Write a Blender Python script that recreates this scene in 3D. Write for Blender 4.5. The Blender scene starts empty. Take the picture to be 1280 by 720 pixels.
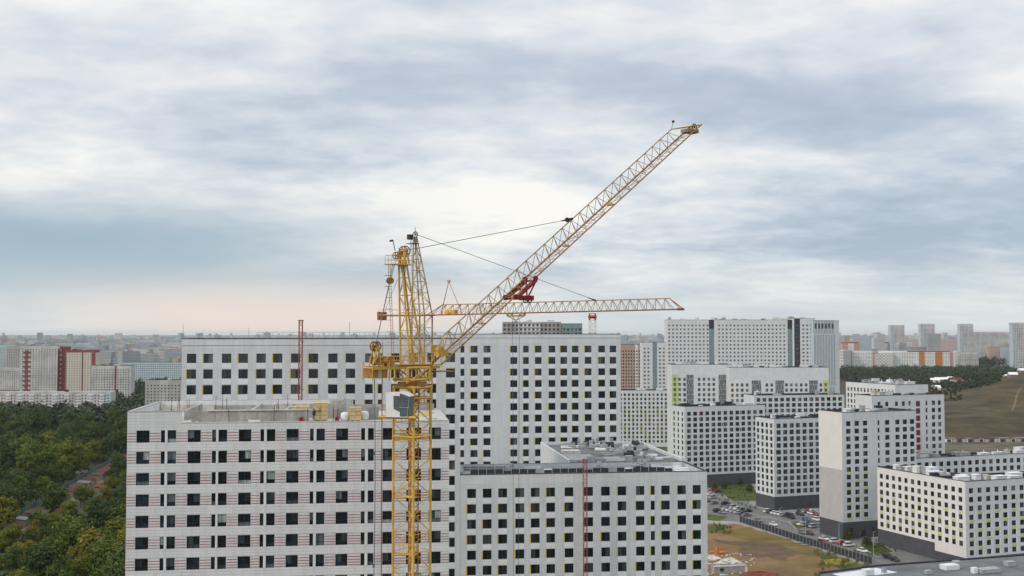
import bpy, math, random
from mathutils import Vector, Matrix
random.seed(11)
R = math.radians
scene = bpy.context.scene
col = scene.collection

# ------------------------------------------------------------------ camera
F = 1400.0            # focal length in photo pixels (1280 wide)
CAMZ = 81.0
PITCH = math.atan(56.0 / F)
cam_d = bpy.data.cameras.new('camera')
cam = bpy.data.objects.new('camera', cam_d)
col.objects.link(cam)
cam.location = (0, 0, CAMZ)
cam.rotation_euler = (R(90) + PITCH, 0, 0)
cam_d.sensor_width = 36
cam_d.lens = F / 1280 * 36
cam_d.clip_start = 1
cam_d.clip_end = 90000
scene.camera = cam

# ------------------------------------------------------------------ world: overcast sky
SUN_DIR = Vector((-0.80, -0.45, 0.50)).normalized()      # towards the sun
world = bpy.data.worlds.new('World')
scene.world = world
world.use_nodes = True
wt = world.node_tree
wt.nodes.clear()
def wn(t, **kw):
    n = wt.nodes.new(t)
    for k, v in kw.items():
        setattr(n, k, v)
    return n
def wl(a, b):
    wt.links.new(a, b)
def wmath(op, a, b=None, clamp=False):
    n = wn('ShaderNodeMath', operation=op, use_clamp=clamp)
    for i, v in enumerate((a, b)):
        if v is None:
            continue
        if isinstance(v, (int, float)):
            n.inputs[i].default_value = v
        else:
            wl(v, n.inputs[i])
    return n.outputs[0]
def wramp(src, a, b):
    n = wn('ShaderNodeMapRange', interpolation_type='SMOOTHSTEP')
    n.inputs['From Min'].default_value = a
    n.inputs['From Max'].default_value = b
    wl(src, n.inputs['Value'])
    return n.outputs['Result']
def wmix(fac, a, b):
    n = wn('ShaderNodeMix', data_type='RGBA')
    if isinstance(fac, (int, float)):
        n.inputs['Factor'].default_value = fac
    else:
        wl(fac, n.inputs['Factor'])
    for k, v in ((6, a), (7, b)):
        if isinstance(v, tuple):
            n.inputs[k].default_value = (*v, 1)
        else:
            wl(v, n.inputs[k])
    return n.outputs[2]
tc = wn('ShaderNodeTexCoord')
sep = wn('ShaderNodeSeparateXYZ')
wl(tc.outputs['Generated'], sep.inputs[0])
dx, dy, dz = sep.outputs
up = wmath('MAXIMUM', dz, 0.0)
den = wmath('ADD', up, 0.17)
qx = wmath('DIVIDE', dx, den)
qy = wmath('DIVIDE', dy, den)
comb = wn('ShaderNodeCombineXYZ')
wl(qx, comb.inputs[0]); wl(qy, comb.inputs[1])
def cloud_noise(scale, rot, sx, sy, off, detail, rough, dist):
    mp = wn('ShaderNodeMapping')
    mp.inputs['Rotation'].default_value = (0, 0, R(rot))
    mp.inputs['Scale'].default_value = (sx, sy, 1)
    mp.inputs['Location'].default_value = off
    wl(comb.outputs[0], mp.inputs[0])
    nz = wn('ShaderNodeTexNoise', noise_dimensions='3D')
    nz.inputs['Scale'].default_value = scale
    nz.inputs['Detail'].default_value = detail
    nz.inputs['Roughness'].default_value = rough
    nz.inputs['Distortion'].default_value = dist
    wl(mp.outputs[0], nz.inputs['Vector'])
    return nz.outputs['Fac']
n_big = cloud_noise(0.72, 32, 0.7, 1.2, (4.6, 0.7, 0), 3, 0.5, 0.4)
n_mid = cloud_noise(2.5, 25, 0.85, 1.15, (7.7, 2.2, 3), 7, 0.55, 0.2)
n_fine = cloud_noise(9.0, -20, 1.0, 1.0, (1.7, 9.2, 5), 7, 0.55, 0.2)
dens = wmath('ADD', wmath('ADD', wmath('MULTIPLY', n_big, 0.55), wmath('MULTIPLY', n_mid, 0.32)), wmath('MULTIPLY', n_fine, 0.13))
cr = wn('ShaderNodeValToRGB')
wl(dens, cr.inputs[0])
els = cr.color_ramp.elements
els[0].position = 0.37; els[0].color = (0.315, 0.38, 0.46, 1)
els[1].position = 0.61; els[1].color = (0.77, 0.755, 0.715, 1)
for p, c in ((0.435, (0.385, 0.445, 0.52)), (0.48, (0.475, 0.525, 0.58)), (0.525, (0.575, 0.605, 0.635)), (0.565, (0.67, 0.68, 0.68))):
    e = els.new(p); e.color = (*c, 1)
cloud = cr.outputs[0]
# higher clouds are a little more lavender than those lit near the horizon
cloud = wmix(wmath('MULTIPLY', wramp(dz, 0.09, 0.24), 0.22), cloud, wmix(dens, (0.34, 0.355, 0.44), (0.80, 0.81, 0.84)))
# distant rain curtain and warm glow towards the horizon
az = wmath('DIVIDE', dx, wmath('ADD', wmath('ABSOLUTE', dy), 0.05))
rain_h = wmath('MULTIPLY', wramp(dz, 0.008, 0.05), wramp(dz, 0.14, 0.075))
rain = wmath('MULTIPLY', wmath('MULTIPLY', rain_h, wramp(az, 0.0, -0.30)), 0.92)
cloud = wmix(rain, cloud, (0.275, 0.365, 0.44))
haze_h = wramp(dz, 0.085, 0.0)
cloud = wmix(wmath('MULTIPLY', haze_h, 0.70), cloud, (0.54, 0.585, 0.59))
glow = wmath('MULTIPLY', wmath('MULTIPLY', wramp(dz, 0.062, 0.012), wramp(az, 0.06, -0.12)), wramp(az, -0.46, -0.25))
cloud = wmix(wmath('MULTIPLY', glow, 0.85), cloud, (0.70, 0.585, 0.52))
# overcast skies grow brighter towards the zenith
lift = wmath('ADD', 1.0, wmath('MULTIPLY', wramp(dz, 0.20, 0.95), 0.9))
vm = wn('ShaderNodeVectorMath', operation='SCALE')
wl(cloud, vm.inputs[0]); wl(lift, vm.inputs['Scale'])
sky = wn('ShaderNodeTexSky', sky_type='NISHITA')
sky.sun_disc = False
sky.sun_elevation = math.asin(SUN_DIR.z)
sky.sun_rotation = math.atan2(SUN_DIR.x, SUN_DIR.y)
bg_sky = wn('ShaderNodeBackground'); bg_sky.inputs[1].default_value = 0.08
wl(sky.outputs[0], bg_sky.inputs[0])
bg_cl = wn('ShaderNodeBackground'); bg_cl.inputs[1].default_value = 1.0
wl(vm.outputs[0], bg_cl.inputs[0])
mx = wn('ShaderNodeMixShader'); mx.inputs[0].default_value = 0.93
wl(bg_sky.outputs[0], mx.inputs[1]); wl(bg_cl.outputs[0], mx.inputs[2])
wo = wn('ShaderNodeOutputWorld')
wl(mx.outputs[0], wo.inputs[0])

sun_d = bpy.data.lights.new('sun', 'SUN')
sun_d.energy = 1.15
sun_d.angle = R(14)
sun_d.color = (1.0, 0.91, 0.80)
sun = bpy.data.objects.new('sun', sun_d)
col.objects.link(sun)
sun.rotation_euler = SUN_DIR.to_track_quat('Z', 'Y').to_euler()

scene.view_settings.view_transform = 'Standard'
scene.view_settings.look = 'None'
scene.view_settings.exposure = 0.40
scene.view_settings.gamma = 1.0
scene.render.film_transparent = False
cy = scene.cycles
cy.use_denoising = True
cy.max_bounces = 5
cy.diffuse_bounces = 3
cy.glossy_bounces = 2
cy.volume_bounces = 1
cy.volume_step_rate = 1

# ------------------------------------------------------------------ measuring helpers
CP, SP = math.cos(PITCH), math.sin(PITCH)
def ray(px, py):
    u = (px - 640) / F; v = (360 - py) / F
    return Vector((u, CP - v * SP, SP + v * CP))
def unp(px, py, Y):
    d = ray(px, py)
    return Vector((0, 0, CAMZ)) + d * (Y / d.y)
def gp(px, py, z=0.0):
    d = ray(px, py)
    return Vector((0, 0, CAMZ)) + d * ((z - CAMZ) / d.z)
def hit(px, py, O, phi):
    """u along a facade through plan point O at angle phi, and height z"""
    d = ray(px, py)
    c, s = math.cos(phi), math.sin(phi)
    # O.x+u c = t dx ; O.y+u s = t dy
    det = c * (-d.y) + d.x * s
    u = (-O[0] * (-d.y) + (-d.x) * O[1]) / det if False else None
    A = ((c, -d.x), (s, -d.y)); b = (-O[0], -O[1])
    D_ = A[0][0] * A[1][1] - A[0][1] * A[1][0]
    u = (b[0] * A[1][1] - A[0][1] * b[1]) / D_
    t = (A[0][0] * b[1] - b[0] * A[1][0]) / D_
    return u, CAMZ + t * d.z

# ------------------------------------------------------------------ materials
MATS = {}
def _nodes(name):
    m = bpy.data.materials.new(name)
    m.use_nodes = True
    t = m.node_tree
    return m, t, t.nodes['Principled BSDF']
def mat(name, c, rough=0.8, var=0.12, scale=0.5, metal=0.0, streak=0.0, joints=None, jcol=0.75, spec=0.12, objcol=False, detail=4, rnd=0.0, rust=None):
    """base colour with mottled variation; joints=(w,h) draws fine panel joints; streak adds vertical weathering"""
    if name in MATS:
        return MATS[name]
    m, t, b = _nodes(name)
    N, L = t.nodes, t.links
    tcn = N.new('ShaderNodeTexCoord')
    nz = N.new('ShaderNodeTexNoise'); nz.inputs['Scale'].default_value = scale; nz.inputs['Detail'].default_value = detail
    nz.inputs['Roughness'].default_value = 0.6 if detail < 9 else 0.72
    L.new(tcn.outputs['Object'], nz.inputs['Vector'])
    mr = N.new('ShaderNodeMapRange')
    mr.inputs['From Min'].default_value = 0.3; mr.inputs['From Max'].default_value = 0.7
    mr.inputs['To Min'].default_value = 1 - var; mr.inputs['To Max'].default_value = 1 + var * 0.6
    L.new(nz.outputs['Fac'], mr.inputs['Value'])
    fac = mr.outputs[0]
    if streak > 0:
        mp = N.new('ShaderNodeMapping'); mp.inputs['Scale'].default_value = (1.3, 1.3, 0.06)
        L.new(tcn.outputs['Object'], mp.inputs[0])
        n2 = N.new('ShaderNodeTexNoise'); n2.inputs['Scale'].default_value = 1.2; n2.inputs['Detail'].default_value = 5
        L.new(mp.outputs[0], n2.inputs['Vector'])
        m2 = N.new('ShaderNodeMapRange'); m2.inputs['From Min'].default_value = 0.35; m2.inputs['From Max'].default_value = 0.65
        m2.inputs['To Min'].default_value = 1 - streak; m2.inputs['To Max'].default_value = 1.0
        L.new(n2.outputs['Fac'], m2.inputs['Value'])
        mu = N.new('ShaderNodeMath'); mu.operation = 'MULTIPLY'
        L.new(fac, mu.inputs[0]); L.new(m2.outputs[0], mu.inputs[1]); fac = mu.outputs[0]
    if joints:
        sx = N.new('ShaderNodeSeparateXYZ'); L.new(tcn.outputs['Object'], sx.inputs[0])
        ad = N.new('ShaderNodeMath'); ad.operation = 'ADD'
        L.new(sx.outputs[0], ad.inputs[0]); L.new(sx.outputs[1], ad.inputs[1])
        cb = N.new('ShaderNodeCombineXYZ'); L.new(ad.outputs[0], cb.inputs[0]); L.new(sx.outputs[2], cb.inputs[1])
        br = N.new('ShaderNodeTexBrick'); br.inputs['Scale'].default_value = 1.0
        br.inputs['Brick Width'].default_value = joints[0]; br.inputs['Row Height'].default_value = joints[1]
        br.inputs['Mortar Size'].default_value = joints[2] if len(joints) > 2 else 0.018
        br.inputs['Mortar Smooth'].default_value = 0.3
        br.inputs['Color1'].default_value = (1, 1, 1, 1); br.inputs['Color2'].default_value = (0.92, 0.92, 0.92, 1)
        br.inputs['Mortar'].default_value = (jcol, jcol, jcol, 1)
        br.inputs['Bias'].default_value = -0.3
        L.new(cb.outputs[0], br.inputs['Vector'])
        mu = N.new('ShaderNodeMath'); mu.operation = 'MULTIPLY'
        L.new(fac, mu.inputs[0]); L.new(br.outputs['Color'], mu.inputs[1]); fac = mu.outputs[0]
    vs = N.new('ShaderNodeVectorMath'); vs.operation = 'SCALE'
    if objcol:
        oi = N.new('ShaderNodeObjectInfo'); L.new(oi.outputs['Color'], vs.inputs[0])
    else:
        vs.inputs[0].default_value = c
    if rnd:
        oir = N.new('ShaderNodeObjectInfo')
        m3 = N.new('ShaderNodeMapRange'); m3.inputs['To Min'].default_value = 1 - rnd; m3.inputs['To Max'].default_value = 1 + rnd * .6
        L.new(oir.outputs['Random'], m3.inputs['Value'])
        mu = N.new('ShaderNodeMath'); mu.operation = 'MULTIPLY'
        L.new(fac, mu.inputs[0]); L.new(m3.outputs[0], mu.inputs[1]); fac = mu.outputs[0]
    L.new(fac, vs.inputs['Scale'])
    colour = vs.outputs[0]
    if rust:
        nr_ = N.new('ShaderNodeTexNoise'); nr_.inputs['Scale'].default_value = rust[2]; nr_.inputs['Detail'].default_value = 8; nr_.inputs['Roughness'].default_value = .7
        L.new(tcn.outputs['Object'], nr_.inputs['Vector'])
        mr_ = N.new('ShaderNodeMapRange'); mr_.inputs['From Min'].default_value = rust[1]; mr_.inputs['From Max'].default_value = rust[1] + .12
        L.new(nr_.outputs['Fac'], mr_.inputs['Value'])
        mxr = N.new('ShaderNodeMix'); mxr.data_type = 'RGBA'; L.new(mr_.outputs[0], mxr.inputs['Factor'])
        L.new(colour, mxr.inputs[6]); mxr.inputs[7].default_value = (*rust[0], 1); colour = mxr.outputs[2]
    L.new(colour, b.inputs['Base Color'])
    b.inputs['Roughness'].default_value = rough
    b.inputs['Metallic'].default_value = metal
    b.inputs['Specular IOR Level'].default_value = spec
    MATS[name] = m
    return m
def glass(name, stops, cell=None, rough=0.08, fold=0.35):
    """dark window pane; each pane takes its own tone (blind, curtain, dark room or painted reflection)"""
    if name in MATS:
        return MATS[name]
    m, t, b = _nodes(name)
    N, L = t.nodes, t.links
    if cell:
        tcn = N.new('ShaderNodeTexCoord')
        sn = N.new('ShaderNodeVectorMath'); sn.operation = 'SNAP'; sn.inputs[1].default_value = cell
        L.new(tcn.outputs['Object'], sn.inputs[0])
        wnz = N.new('ShaderNodeTexWhiteNoise'); wnz.noise_dimensions = '3D'
        L.new(sn.outputs[0], wnz.inputs['Vector']); src = wnz.outputs['Value']
    else:
        oi = N.new('ShaderNodeObjectInfo'); src = oi.outputs['Random']
        tcn = N.new('ShaderNodeTexCoord')
    rp = N.new('ShaderNodeValToRGB'); rp.color_ramp.interpolation = 'CONSTANT'
    L.new(src, rp.inputs[0])
    e = rp.color_ramp.elements
    e[0].position = 0; e[0].color = (*stops[0][1], 1)
    e[1].position = stops[1][0]; e[1].color = (*stops[1][1], 1)
    for p, c in stops[2:]:
        q = e.new(p); q.color = (*c, 1)
    colr = rp.outputs[0]
    if fold and not cell:
        mp = N.new('ShaderNodeMapping'); mp.inputs['Scale'].default_value = (5.0, 5.0, 0.5)
        L.new(tcn.outputs['Object'], mp.inputs[0])
        ad = N.new('ShaderNodeVectorMath'); ad.operation = 'ADD'
        L.new(mp.outputs[0], ad.inputs[0])
        oi2 = N.new('ShaderNodeObjectInfo')
        sc = N.new('ShaderNodeVectorMath'); sc.operation = 'SCALE'; sc.inputs['Scale'].default_value = 0.37
        L.new(oi2.outputs['Location'], sc.inputs[0]); L.new(sc.outputs[0], ad.inputs[1])
        nz = N.new('ShaderNodeTexNoise'); nz.inputs['Scale'].default_value = 0.9; nz.inputs['Detail'].default_value = 3
        L.new(ad.outputs[0], nz.inputs['Vector'])
        mr = N.new('ShaderNodeMapRange'); mr.inputs['From Min'].default_value = 0.3; mr.inputs['From Max'].default_value = 0.7
        mr.inputs['To Min'].default_value = 1 - fold; mr.inputs['To Max'].default_value = 1 + fold
        L.new(nz.outputs['Fac'], mr.inputs['Value'])
        vs = N.new('ShaderNodeVectorMath'); vs.operation = 'SCALE'
        L.new(colr, vs.inputs[0]); L.new(mr.outputs[0], vs.inputs['Scale']); colr = vs.outputs[0]
    L.new(colr, b.inputs['Base Color'])
    b.inputs['Roughness'].default_value = rough
    b.inputs['Specular IOR Level'].default_value = 0.55
    MATS[name] = m
    return m
def foliage(name):
    if name in MATS:
        return MATS[name]
    m, t, b = _nodes(name)
    N, L = t.nodes, t.links
    oi = N.new('ShaderNodeObjectInfo')
    tcn = N.new('ShaderNodeTexCoord')
    nz = N.new('ShaderNodeTexNoise'); nz.inputs['Scale'].default_value = 0.5; nz.inputs['Detail'].default_value = 4
    L.new(tcn.outputs['Object'], nz.inputs['Vector'])
    mr = N.new('ShaderNodeMapRange'); mr.inputs['From Min'].default_value = 0.3; mr.inputs['From Max'].default_value = 0.7
    mr.inputs['To Min'].default_value = 0.6; mr.inputs['To Max'].default_value = 1.75
    L.new(nz.outputs['Fac'], mr.inputs['Value'])
    vs = N.new('ShaderNodeVectorMath'); vs.operation = 'SCALE'
    L.new(oi.outputs['Color'], vs.inputs[0]); L.new(mr.outputs[0], vs.inputs['Scale'])
    L.new(vs.outputs[0], b.inputs['Base Color'])
    b.inputs['Roughness'].default_value = 0.7
    b.inputs['Specular IOR Level'].default_value = 0.05
    MATS[name] = m
    return m

# ------------------------------------------------------------------ mesh helpers
class MB:
    def __init__(self):
        self.v = []; self.f = []; self.m = []
    def face(self, pts, mi=0):
        n = len(self.v); self.v.extend(tuple(p) for p in pts)
        self.f.append(tuple(range(n, n + len(pts)))); self.m.append(mi)
        return self
    def box(self, lo, hi, mi=0, bottom=True):
        x0, y0, z0 = lo; x1, y1, z1 = hi
        n = len(self.v)
        self.v += [(x0, y0, z0), (x1, y0, z0), (x1, y1, z0), (x0, y1, z0), (x0, y0, z1), (x1, y0, z1), (x1, y1, z1), (x0, y1, z1)]
        fs = [(0, 1, 5, 4), (1, 2, 6, 5), (2, 3, 7, 6), (3, 0, 4, 7), (4, 5, 6, 7)]
        if bottom:
            fs.append((3, 2, 1, 0))
        for q in fs:
            self.f.append(tuple(n + i for i in q)); self.m.append(mi)
        return self
    def cbox(self, c, s, mi=0, rot=0.0):
        n = len(self.v)
        self.box((-s[0] / 2, -s[1] / 2, -s[2] / 2), (s[0] / 2, s[1] / 2, s[2] / 2), mi)
        ca, sa = math.cos(rot), math.sin(rot)
        for i in range(n, len(self.v)):
            x, y, z = self.v[i]
            self.v[i] = (c[0] + x * ca - y * sa, c[1] + x * sa + y * ca, c[2] + z)
        return self
    def bar(self, p, q, r, n=4, mi=0, r2=None):
        p = Vector(p); q = Vector(q); d = q - p
        if d.length < 1e-6:
            return self
        d.normalize()
        a = d.orthogonal().normalized(); b = d.cross(a)
        r2 = r if r2 is None else r2
        k = len(self.v)
        for c, rr in ((p, r), (q, r2)):
            for i in range(n):
                t = 2 * math.pi * (i + 0.5) / n
                self.v.append(tuple(c + a * (rr * math.cos(t)) + b * (rr * math.sin(t))))
        for i in range(n):
            j = (i + 1) % n
            self.f.append((k + i, k + j, k + n + j, k + n + i)); self.m.append(mi)
        self.f.append(tuple(k + i for i in reversed(range(n)))); self.m.append(mi)
        self.f.append(tuple(k + n + i for i in range(n))); self.m.append(mi)
        return self
    def path(self, pts, r, n=4, mi=0):
        for a, b in zip(pts, pts[1:]):
            self.bar(a, b, r, n, mi)
        return self
    def disc(self, c, axis, r, th, n=14, mi=0):
        c = Vector(c); a = Vector(axis).normalized() * th / 2
        return self.bar(c - a, c + a, r, n, mi)
    def mesh(self, name, mats, smooth=False):
        me = bpy.data.meshes.new(name)
        me.from_pydata(self.v, [], self.f)
        if not isinstance(mats, (list, tuple)):
            mats = [mats]
        for m in mats:
            me.materials.append(m)
        if len(mats) > 1:
            me.polygons.foreach_set('material_index', self.m)
        if smooth:
            me.polygons.foreach_set('use_smooth', [True] * len(me.polygons))
        me.update()
        return me
    def obj(self, name, mats, parent=None, **kw):
        sm = kw.pop('smooth', False)
        return link(name, self.mesh(name, mats, sm), parent, **kw)
def link(name, me, parent=None, loc=None, rz=0.0, kind=None, label=None, cat=None, group=None, color=None):
    o = bpy.data.objects.new(name, me)
    col.objects.link(o)
    if parent is not None:
        o.parent = parent
    if loc is not None:
        o.location = loc
    if rz:
        o.rotation_euler = (0, 0, rz)
    if kind: o['kind'] = kind
    if label: o['label'] = label
    if cat: o['category'] = cat
    if group: o['group'] = group
    if color: o.color = (*color, 1)
    return o
def thing(name, label, cat, loc=(0, 0, 0), rz=0.0, group=None):
    return link(name, None, None, loc, rz, None, label, cat, group)
def copy_tree(o, parent=None):
    c = o.copy(); col.objects.link(c); c.parent = parent
    for ch in o.children:
        copy_tree(ch, c)
    return c

def facade(mb, O, U, N, W, z0, z1, holes, matfn, recess=0.22, extra_u=(), extra_z=(), reveal=None):
    """wall sheet with real window openings and reveals. O origin, U along, N outward (3D vectors)"""
    O, U, N = Vector(O), Vector(U), Vector(N)
    us = sorted(set([0.0, W] + [round(h[0], 3) for h in holes] + [round(h[1], 3) for h in holes] + [round(e, 3) for e in extra_u]))
    zs = sorted(set([z0, z1] + [round(h[2], 3) for h in holes] + [round(h[3], 3) for h in holes] + [round(e, 3) for e in extra_z]))
    us = [u for u in us if -1e-6 <= u <= W + 1e-6]; zs = [z for z in zs if z0 - 1e-6 <= z <= z1 + 1e-6]
    ui = {u: i for i, u in enumerate(us)}; zi = {z: i for i, z in enumerate(zs)}
    hole = set()
    for h in holes:
        a, b = ui[round(h[0], 3)], ui[round(h[1], 3)]
        c, d = zi[round(h[2], 3)], zi[round(h[3], 3)]
        for i in range(a, b):
            for j in range(c, d):
                hole.add((i, j))
    Z = Vector((0, 0, 1))
    P = lambda u, z, d=0.0: O + U * u + Z * z - N * d
    # vertices shared
    base = len(mb.v)
    for z in zs:
        for u in us:
            mb.v.append(tuple(P(u, z)))
    nu = len(us)
    for j in range(len(zs) - 1):
        for i in range(nu - 1):
            if (i, j) in hole:
                continue
            mb.f.append((base + j * nu + i, base + j * nu + i + 1, base + (j + 1) * nu + i + 1, base + (j + 1) * nu + i))
            mb.m.append(matfn((us[i] + us[i + 1]) / 2, (zs[j] + zs[j + 1]) / 2))
    for (a, b, c, d) in [h[:4] for h in holes]:
        rm = matfn((a + b) / 2, d + 0.02) if reveal is None else reveal
        mb.face([P(a, c), P(b, c), P(b, c, recess), P(a, c, recess)], rm)
        mb.face([P(a, d, recess), P(b, d, recess), P(b, d), P(a, d)], rm)
        mb.face([P(a, c, recess), P(a, d, recess), P(a, d), P(a, c)], rm)
        mb.face([P(b, c), P(b, d), P(b, d, recess), P(b, c, recess)], rm)

# window templates: local origin at the middle of the sill, facing -y
WT = {}
def window_template(w, h, kind, frame_m, pane_m):
    key = (round(w, 2), round(h, 2), kind, frame_m.name, pane_m.name)
    if key in WT:
        return WT[key]
    w, h = round(w, 2), round(h, 2)
    f = 0.06
    fr = MB()
    fr.box((-w / 2, 0.0, 0), (-w / 2 + f, 0.08, h)).box((w / 2 - f, 0.0, 0), (w / 2, 0.08, h))
    fr.box((-w / 2 + f, 0.0, 0), (w / 2 - f, 0.08, f)).box((-w / 2 + f, 0.0, h - f), (w / 2 - f, 0.08, h))
    panes = []
    def pane(x0, x1, z0, z1):
        me = MB().box((x0, 0.035, z0), (x1, 0.06, z1)).mesh('pane', pane_m)
        panes.append(me)
    if kind == 'wide':
        t = h * 0.30
        fr.box((-w / 2 + f, 0.0, t), (w / 2 - f, 0.08, t + 0.06))
        fr.box((-0.035, 0.0, t + 0.06), (0.035, 0.08, h - f))
        pane(-w / 2 + f, w / 2 - f, f, t); pane(-w / 2 + f, -0.035, t + 0.06, h - f); pane(0.035, w / 2 - f, t + 0.06, h - f)
    elif kind == 'single':
        t = h * 0.30
        fr.box((-w / 2 + f, 0.0, t), (w / 2 - f, 0.08, t + 0.06))
        pane(-w / 2 + f, w / 2 - f, f, t); pane(-w / 2 + f, w / 2 - f, t + 0.06, h - f)
    elif kind == 'pair':
        fr.box((-0.03, 0.0, f), (0.03, 0.08, h - f))
        pane(-w / 2 + f, -0.03, f, h - f); pane(0.03, w / 2 - f, f, h - f)
    else:
        pane(-w / 2 + f, w / 2 - f, f, h - f)
    WT[key] = (fr.mesh('window', frame_m), panes)
    return WT[key]
def put_window(parent, tpl, loc, rz=0.0):
    o = link('window', tpl[0], parent, loc, rz)
    for p in tpl[1]:
        link('pane', p, o)
    return o

# ------------------------------------------------------------------ shared materials
M_white = mat('white_cladding', (0.70, 0.695, 0.695), 0.75, 0.06, 0.15, streak=0.13, joints=(3.6, 0.42, 0.02), jcol=0.66)
M_white2 = mat('pale_brick_cladding', (0.66, 0.67, 0.668), 0.8, 0.07, 0.2, streak=0.10, joints=(0.9, 0.3, 0.022), jcol=0.72)
M_smooth = mat('smooth_white_panel', (0.66, 0.67, 0.668), 0.7, 0.05, 0.3, streak=0.09, joints=(3.0, 1.5, 0.02), jcol=0.8)
M_spandrel = mat('spandrel_white', (0.77, 0.77, 0.77), 0.7, 0.06, 0.4, streak=0.10, rnd=.07)
M_red = mat('red_trim', (0.30, 0.10, 0.10), 0.7, 0.15, 1.0)
M_yellow_acc = mat('yellow_accent', (0.62, 0.47, 0.06), 0.6, 0.1, 1.0)
M_concrete = mat('concrete', (0.44, 0.425, 0.395), 0.9, 0.4, 0.5, streak=0.22, detail=9, rnd=.15)
M_concrete_l = mat('light_concrete', (0.56, 0.53, 0.485), 0.9, 0.4, 0.6, detail=9, rnd=.12)
M_roof = mat('roof_felt', (0.16, 0.165, 0.17), 0.95, 0.35, 0.12, detail=8)
M_roof_l = mat('pale_roof_membrane', (0.38, 0.385, 0.39), 0.9, 0.3, 0.2, detail=8)
M_frame = mat('dark_window_frame', (0.03, 0.034, 0.042), 0.5, 0.1, 2.0)
M_dark = mat('charcoal_metal', (0.045, 0.05, 0.06), 0.6, 0.2, 1.0)
M_steel = mat('galvanised_steel', (0.42, 0.43, 0.44), 0.5, 0.2, 1.0, metal=0.3)
M_base = mat('charcoal_base_cladding', (0.085, 0.085, 0.095), 0.8, 0.15, 0.4, joints=(1.2, 0.6, 0.02), jcol=0.6)
M_grey_clad = mat('mid_grey_cladding', (0.47, 0.455, 0.44), 0.8, 0.08, 0.3, joints=(1.2, 0.6, 0.02), jcol=0.85)
M_beige = mat('warm_white_and_sunlit_side', (0.70, 0.675, 0.63), 0.8, 0.05, 0.2, streak=0.05)  # on the left faces of J and L it paints in the sun's warmth
M_lime = mat('lime_panel', (0.48, 0.54, 0.22), 0.7, 0.1, 0.5)
M_wine = mat('wine_red_panel', (0.17, 0.035, 0.05), 0.7, 0.1, 0.5)
M_white_vent = mat('white_painted_metal', (0.72, 0.72, 0.72), 0.5, 0.1, 1.0)
M_yel = mat('crane_yellow', (0.66, 0.40, 0.085), 0.55, 0.30, 0.7, detail=8, rnd=.12, rust=((0.30, 0.13, 0.04), 0.60, 0.8))
M_yel_rust = mat('weathered_crane_orange', (0.36, 0.175, 0.055), 0.65, 0.40, 0.8, detail=8, rust=((0.12, 0.055, 0.035), 0.54, 1.1))
M_och = mat('faded_crane_ochre', (0.40, 0.275, 0.13), 0.65, 0.35, 0.6, detail=8, rust=((0.17, 0.085, 0.05), 0.55, .9))
M_rope = mat('steel_rope', (0.12, 0.125, 0.135), 0.6, 0.2, 1.0)
M_crimson = mat('crimson_paint', (0.26, 0.025, 0.03), 0.55, 0.25, 1.0)
M_brick_red = mat('hoist_red', (0.30, 0.085, 0.075), 0.65, 0.25, 1.0)
M_ins = mat('mineral_wool', (0.66, 0.50, 0.25), 0.95, 0.2, 2.0, joints=(1.2, 0.25, 0.03), jcol=0.7)
G_A = glass('glass_living', [(0, (0.007, 0.010, 0.018)), (0.42, (0.019, 0.026, 0.038)), (0.64, (0.045, 0.054, 0.066)), (0.76, (0.006, 0.006, 0.008)), (0.86, (0.11, 0.125, 0.14)), (0.965, (0.30, 0.33, 0.31))], fold=0.55)  # lighter stops: curtains, plus reflections painted as pane colour
G_B = glass('glass_empty', [(0, (0.005, 0.007, 0.013)), (0.35, (0.012, 0.016, 0.026)), (0.65, (0.025, 0.026, 0.034)), (0.86, (0.05, 0.052, 0.055)), (0.96, (0.09, 0.095, 0.095))], fold=0.4)  # paler stops put glass reflections into the base colour
G_far = glass('glass_far', [(0, (0.015, 0.018, 0.026)), (0.35, (0.035, 0.04, 0.05)), (0.7, (0.075, 0.08, 0.085)), (0.88, (0.16, 0.155, 0.14))], cell=(1.7, 1.7, 1.5))
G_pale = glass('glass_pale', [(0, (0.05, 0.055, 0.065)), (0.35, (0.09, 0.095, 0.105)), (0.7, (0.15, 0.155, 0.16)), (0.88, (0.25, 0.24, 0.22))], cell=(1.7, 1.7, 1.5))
G_mid = glass('glass_mid', [(0, (0.012, 0.014, 0.02)), (0.35, (0.026, 0.03, 0.038)), (0.7, (0.06, 0.065, 0.07)), (0.88, (0.14, 0.135, 0.12))], fold=0.4)

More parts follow.
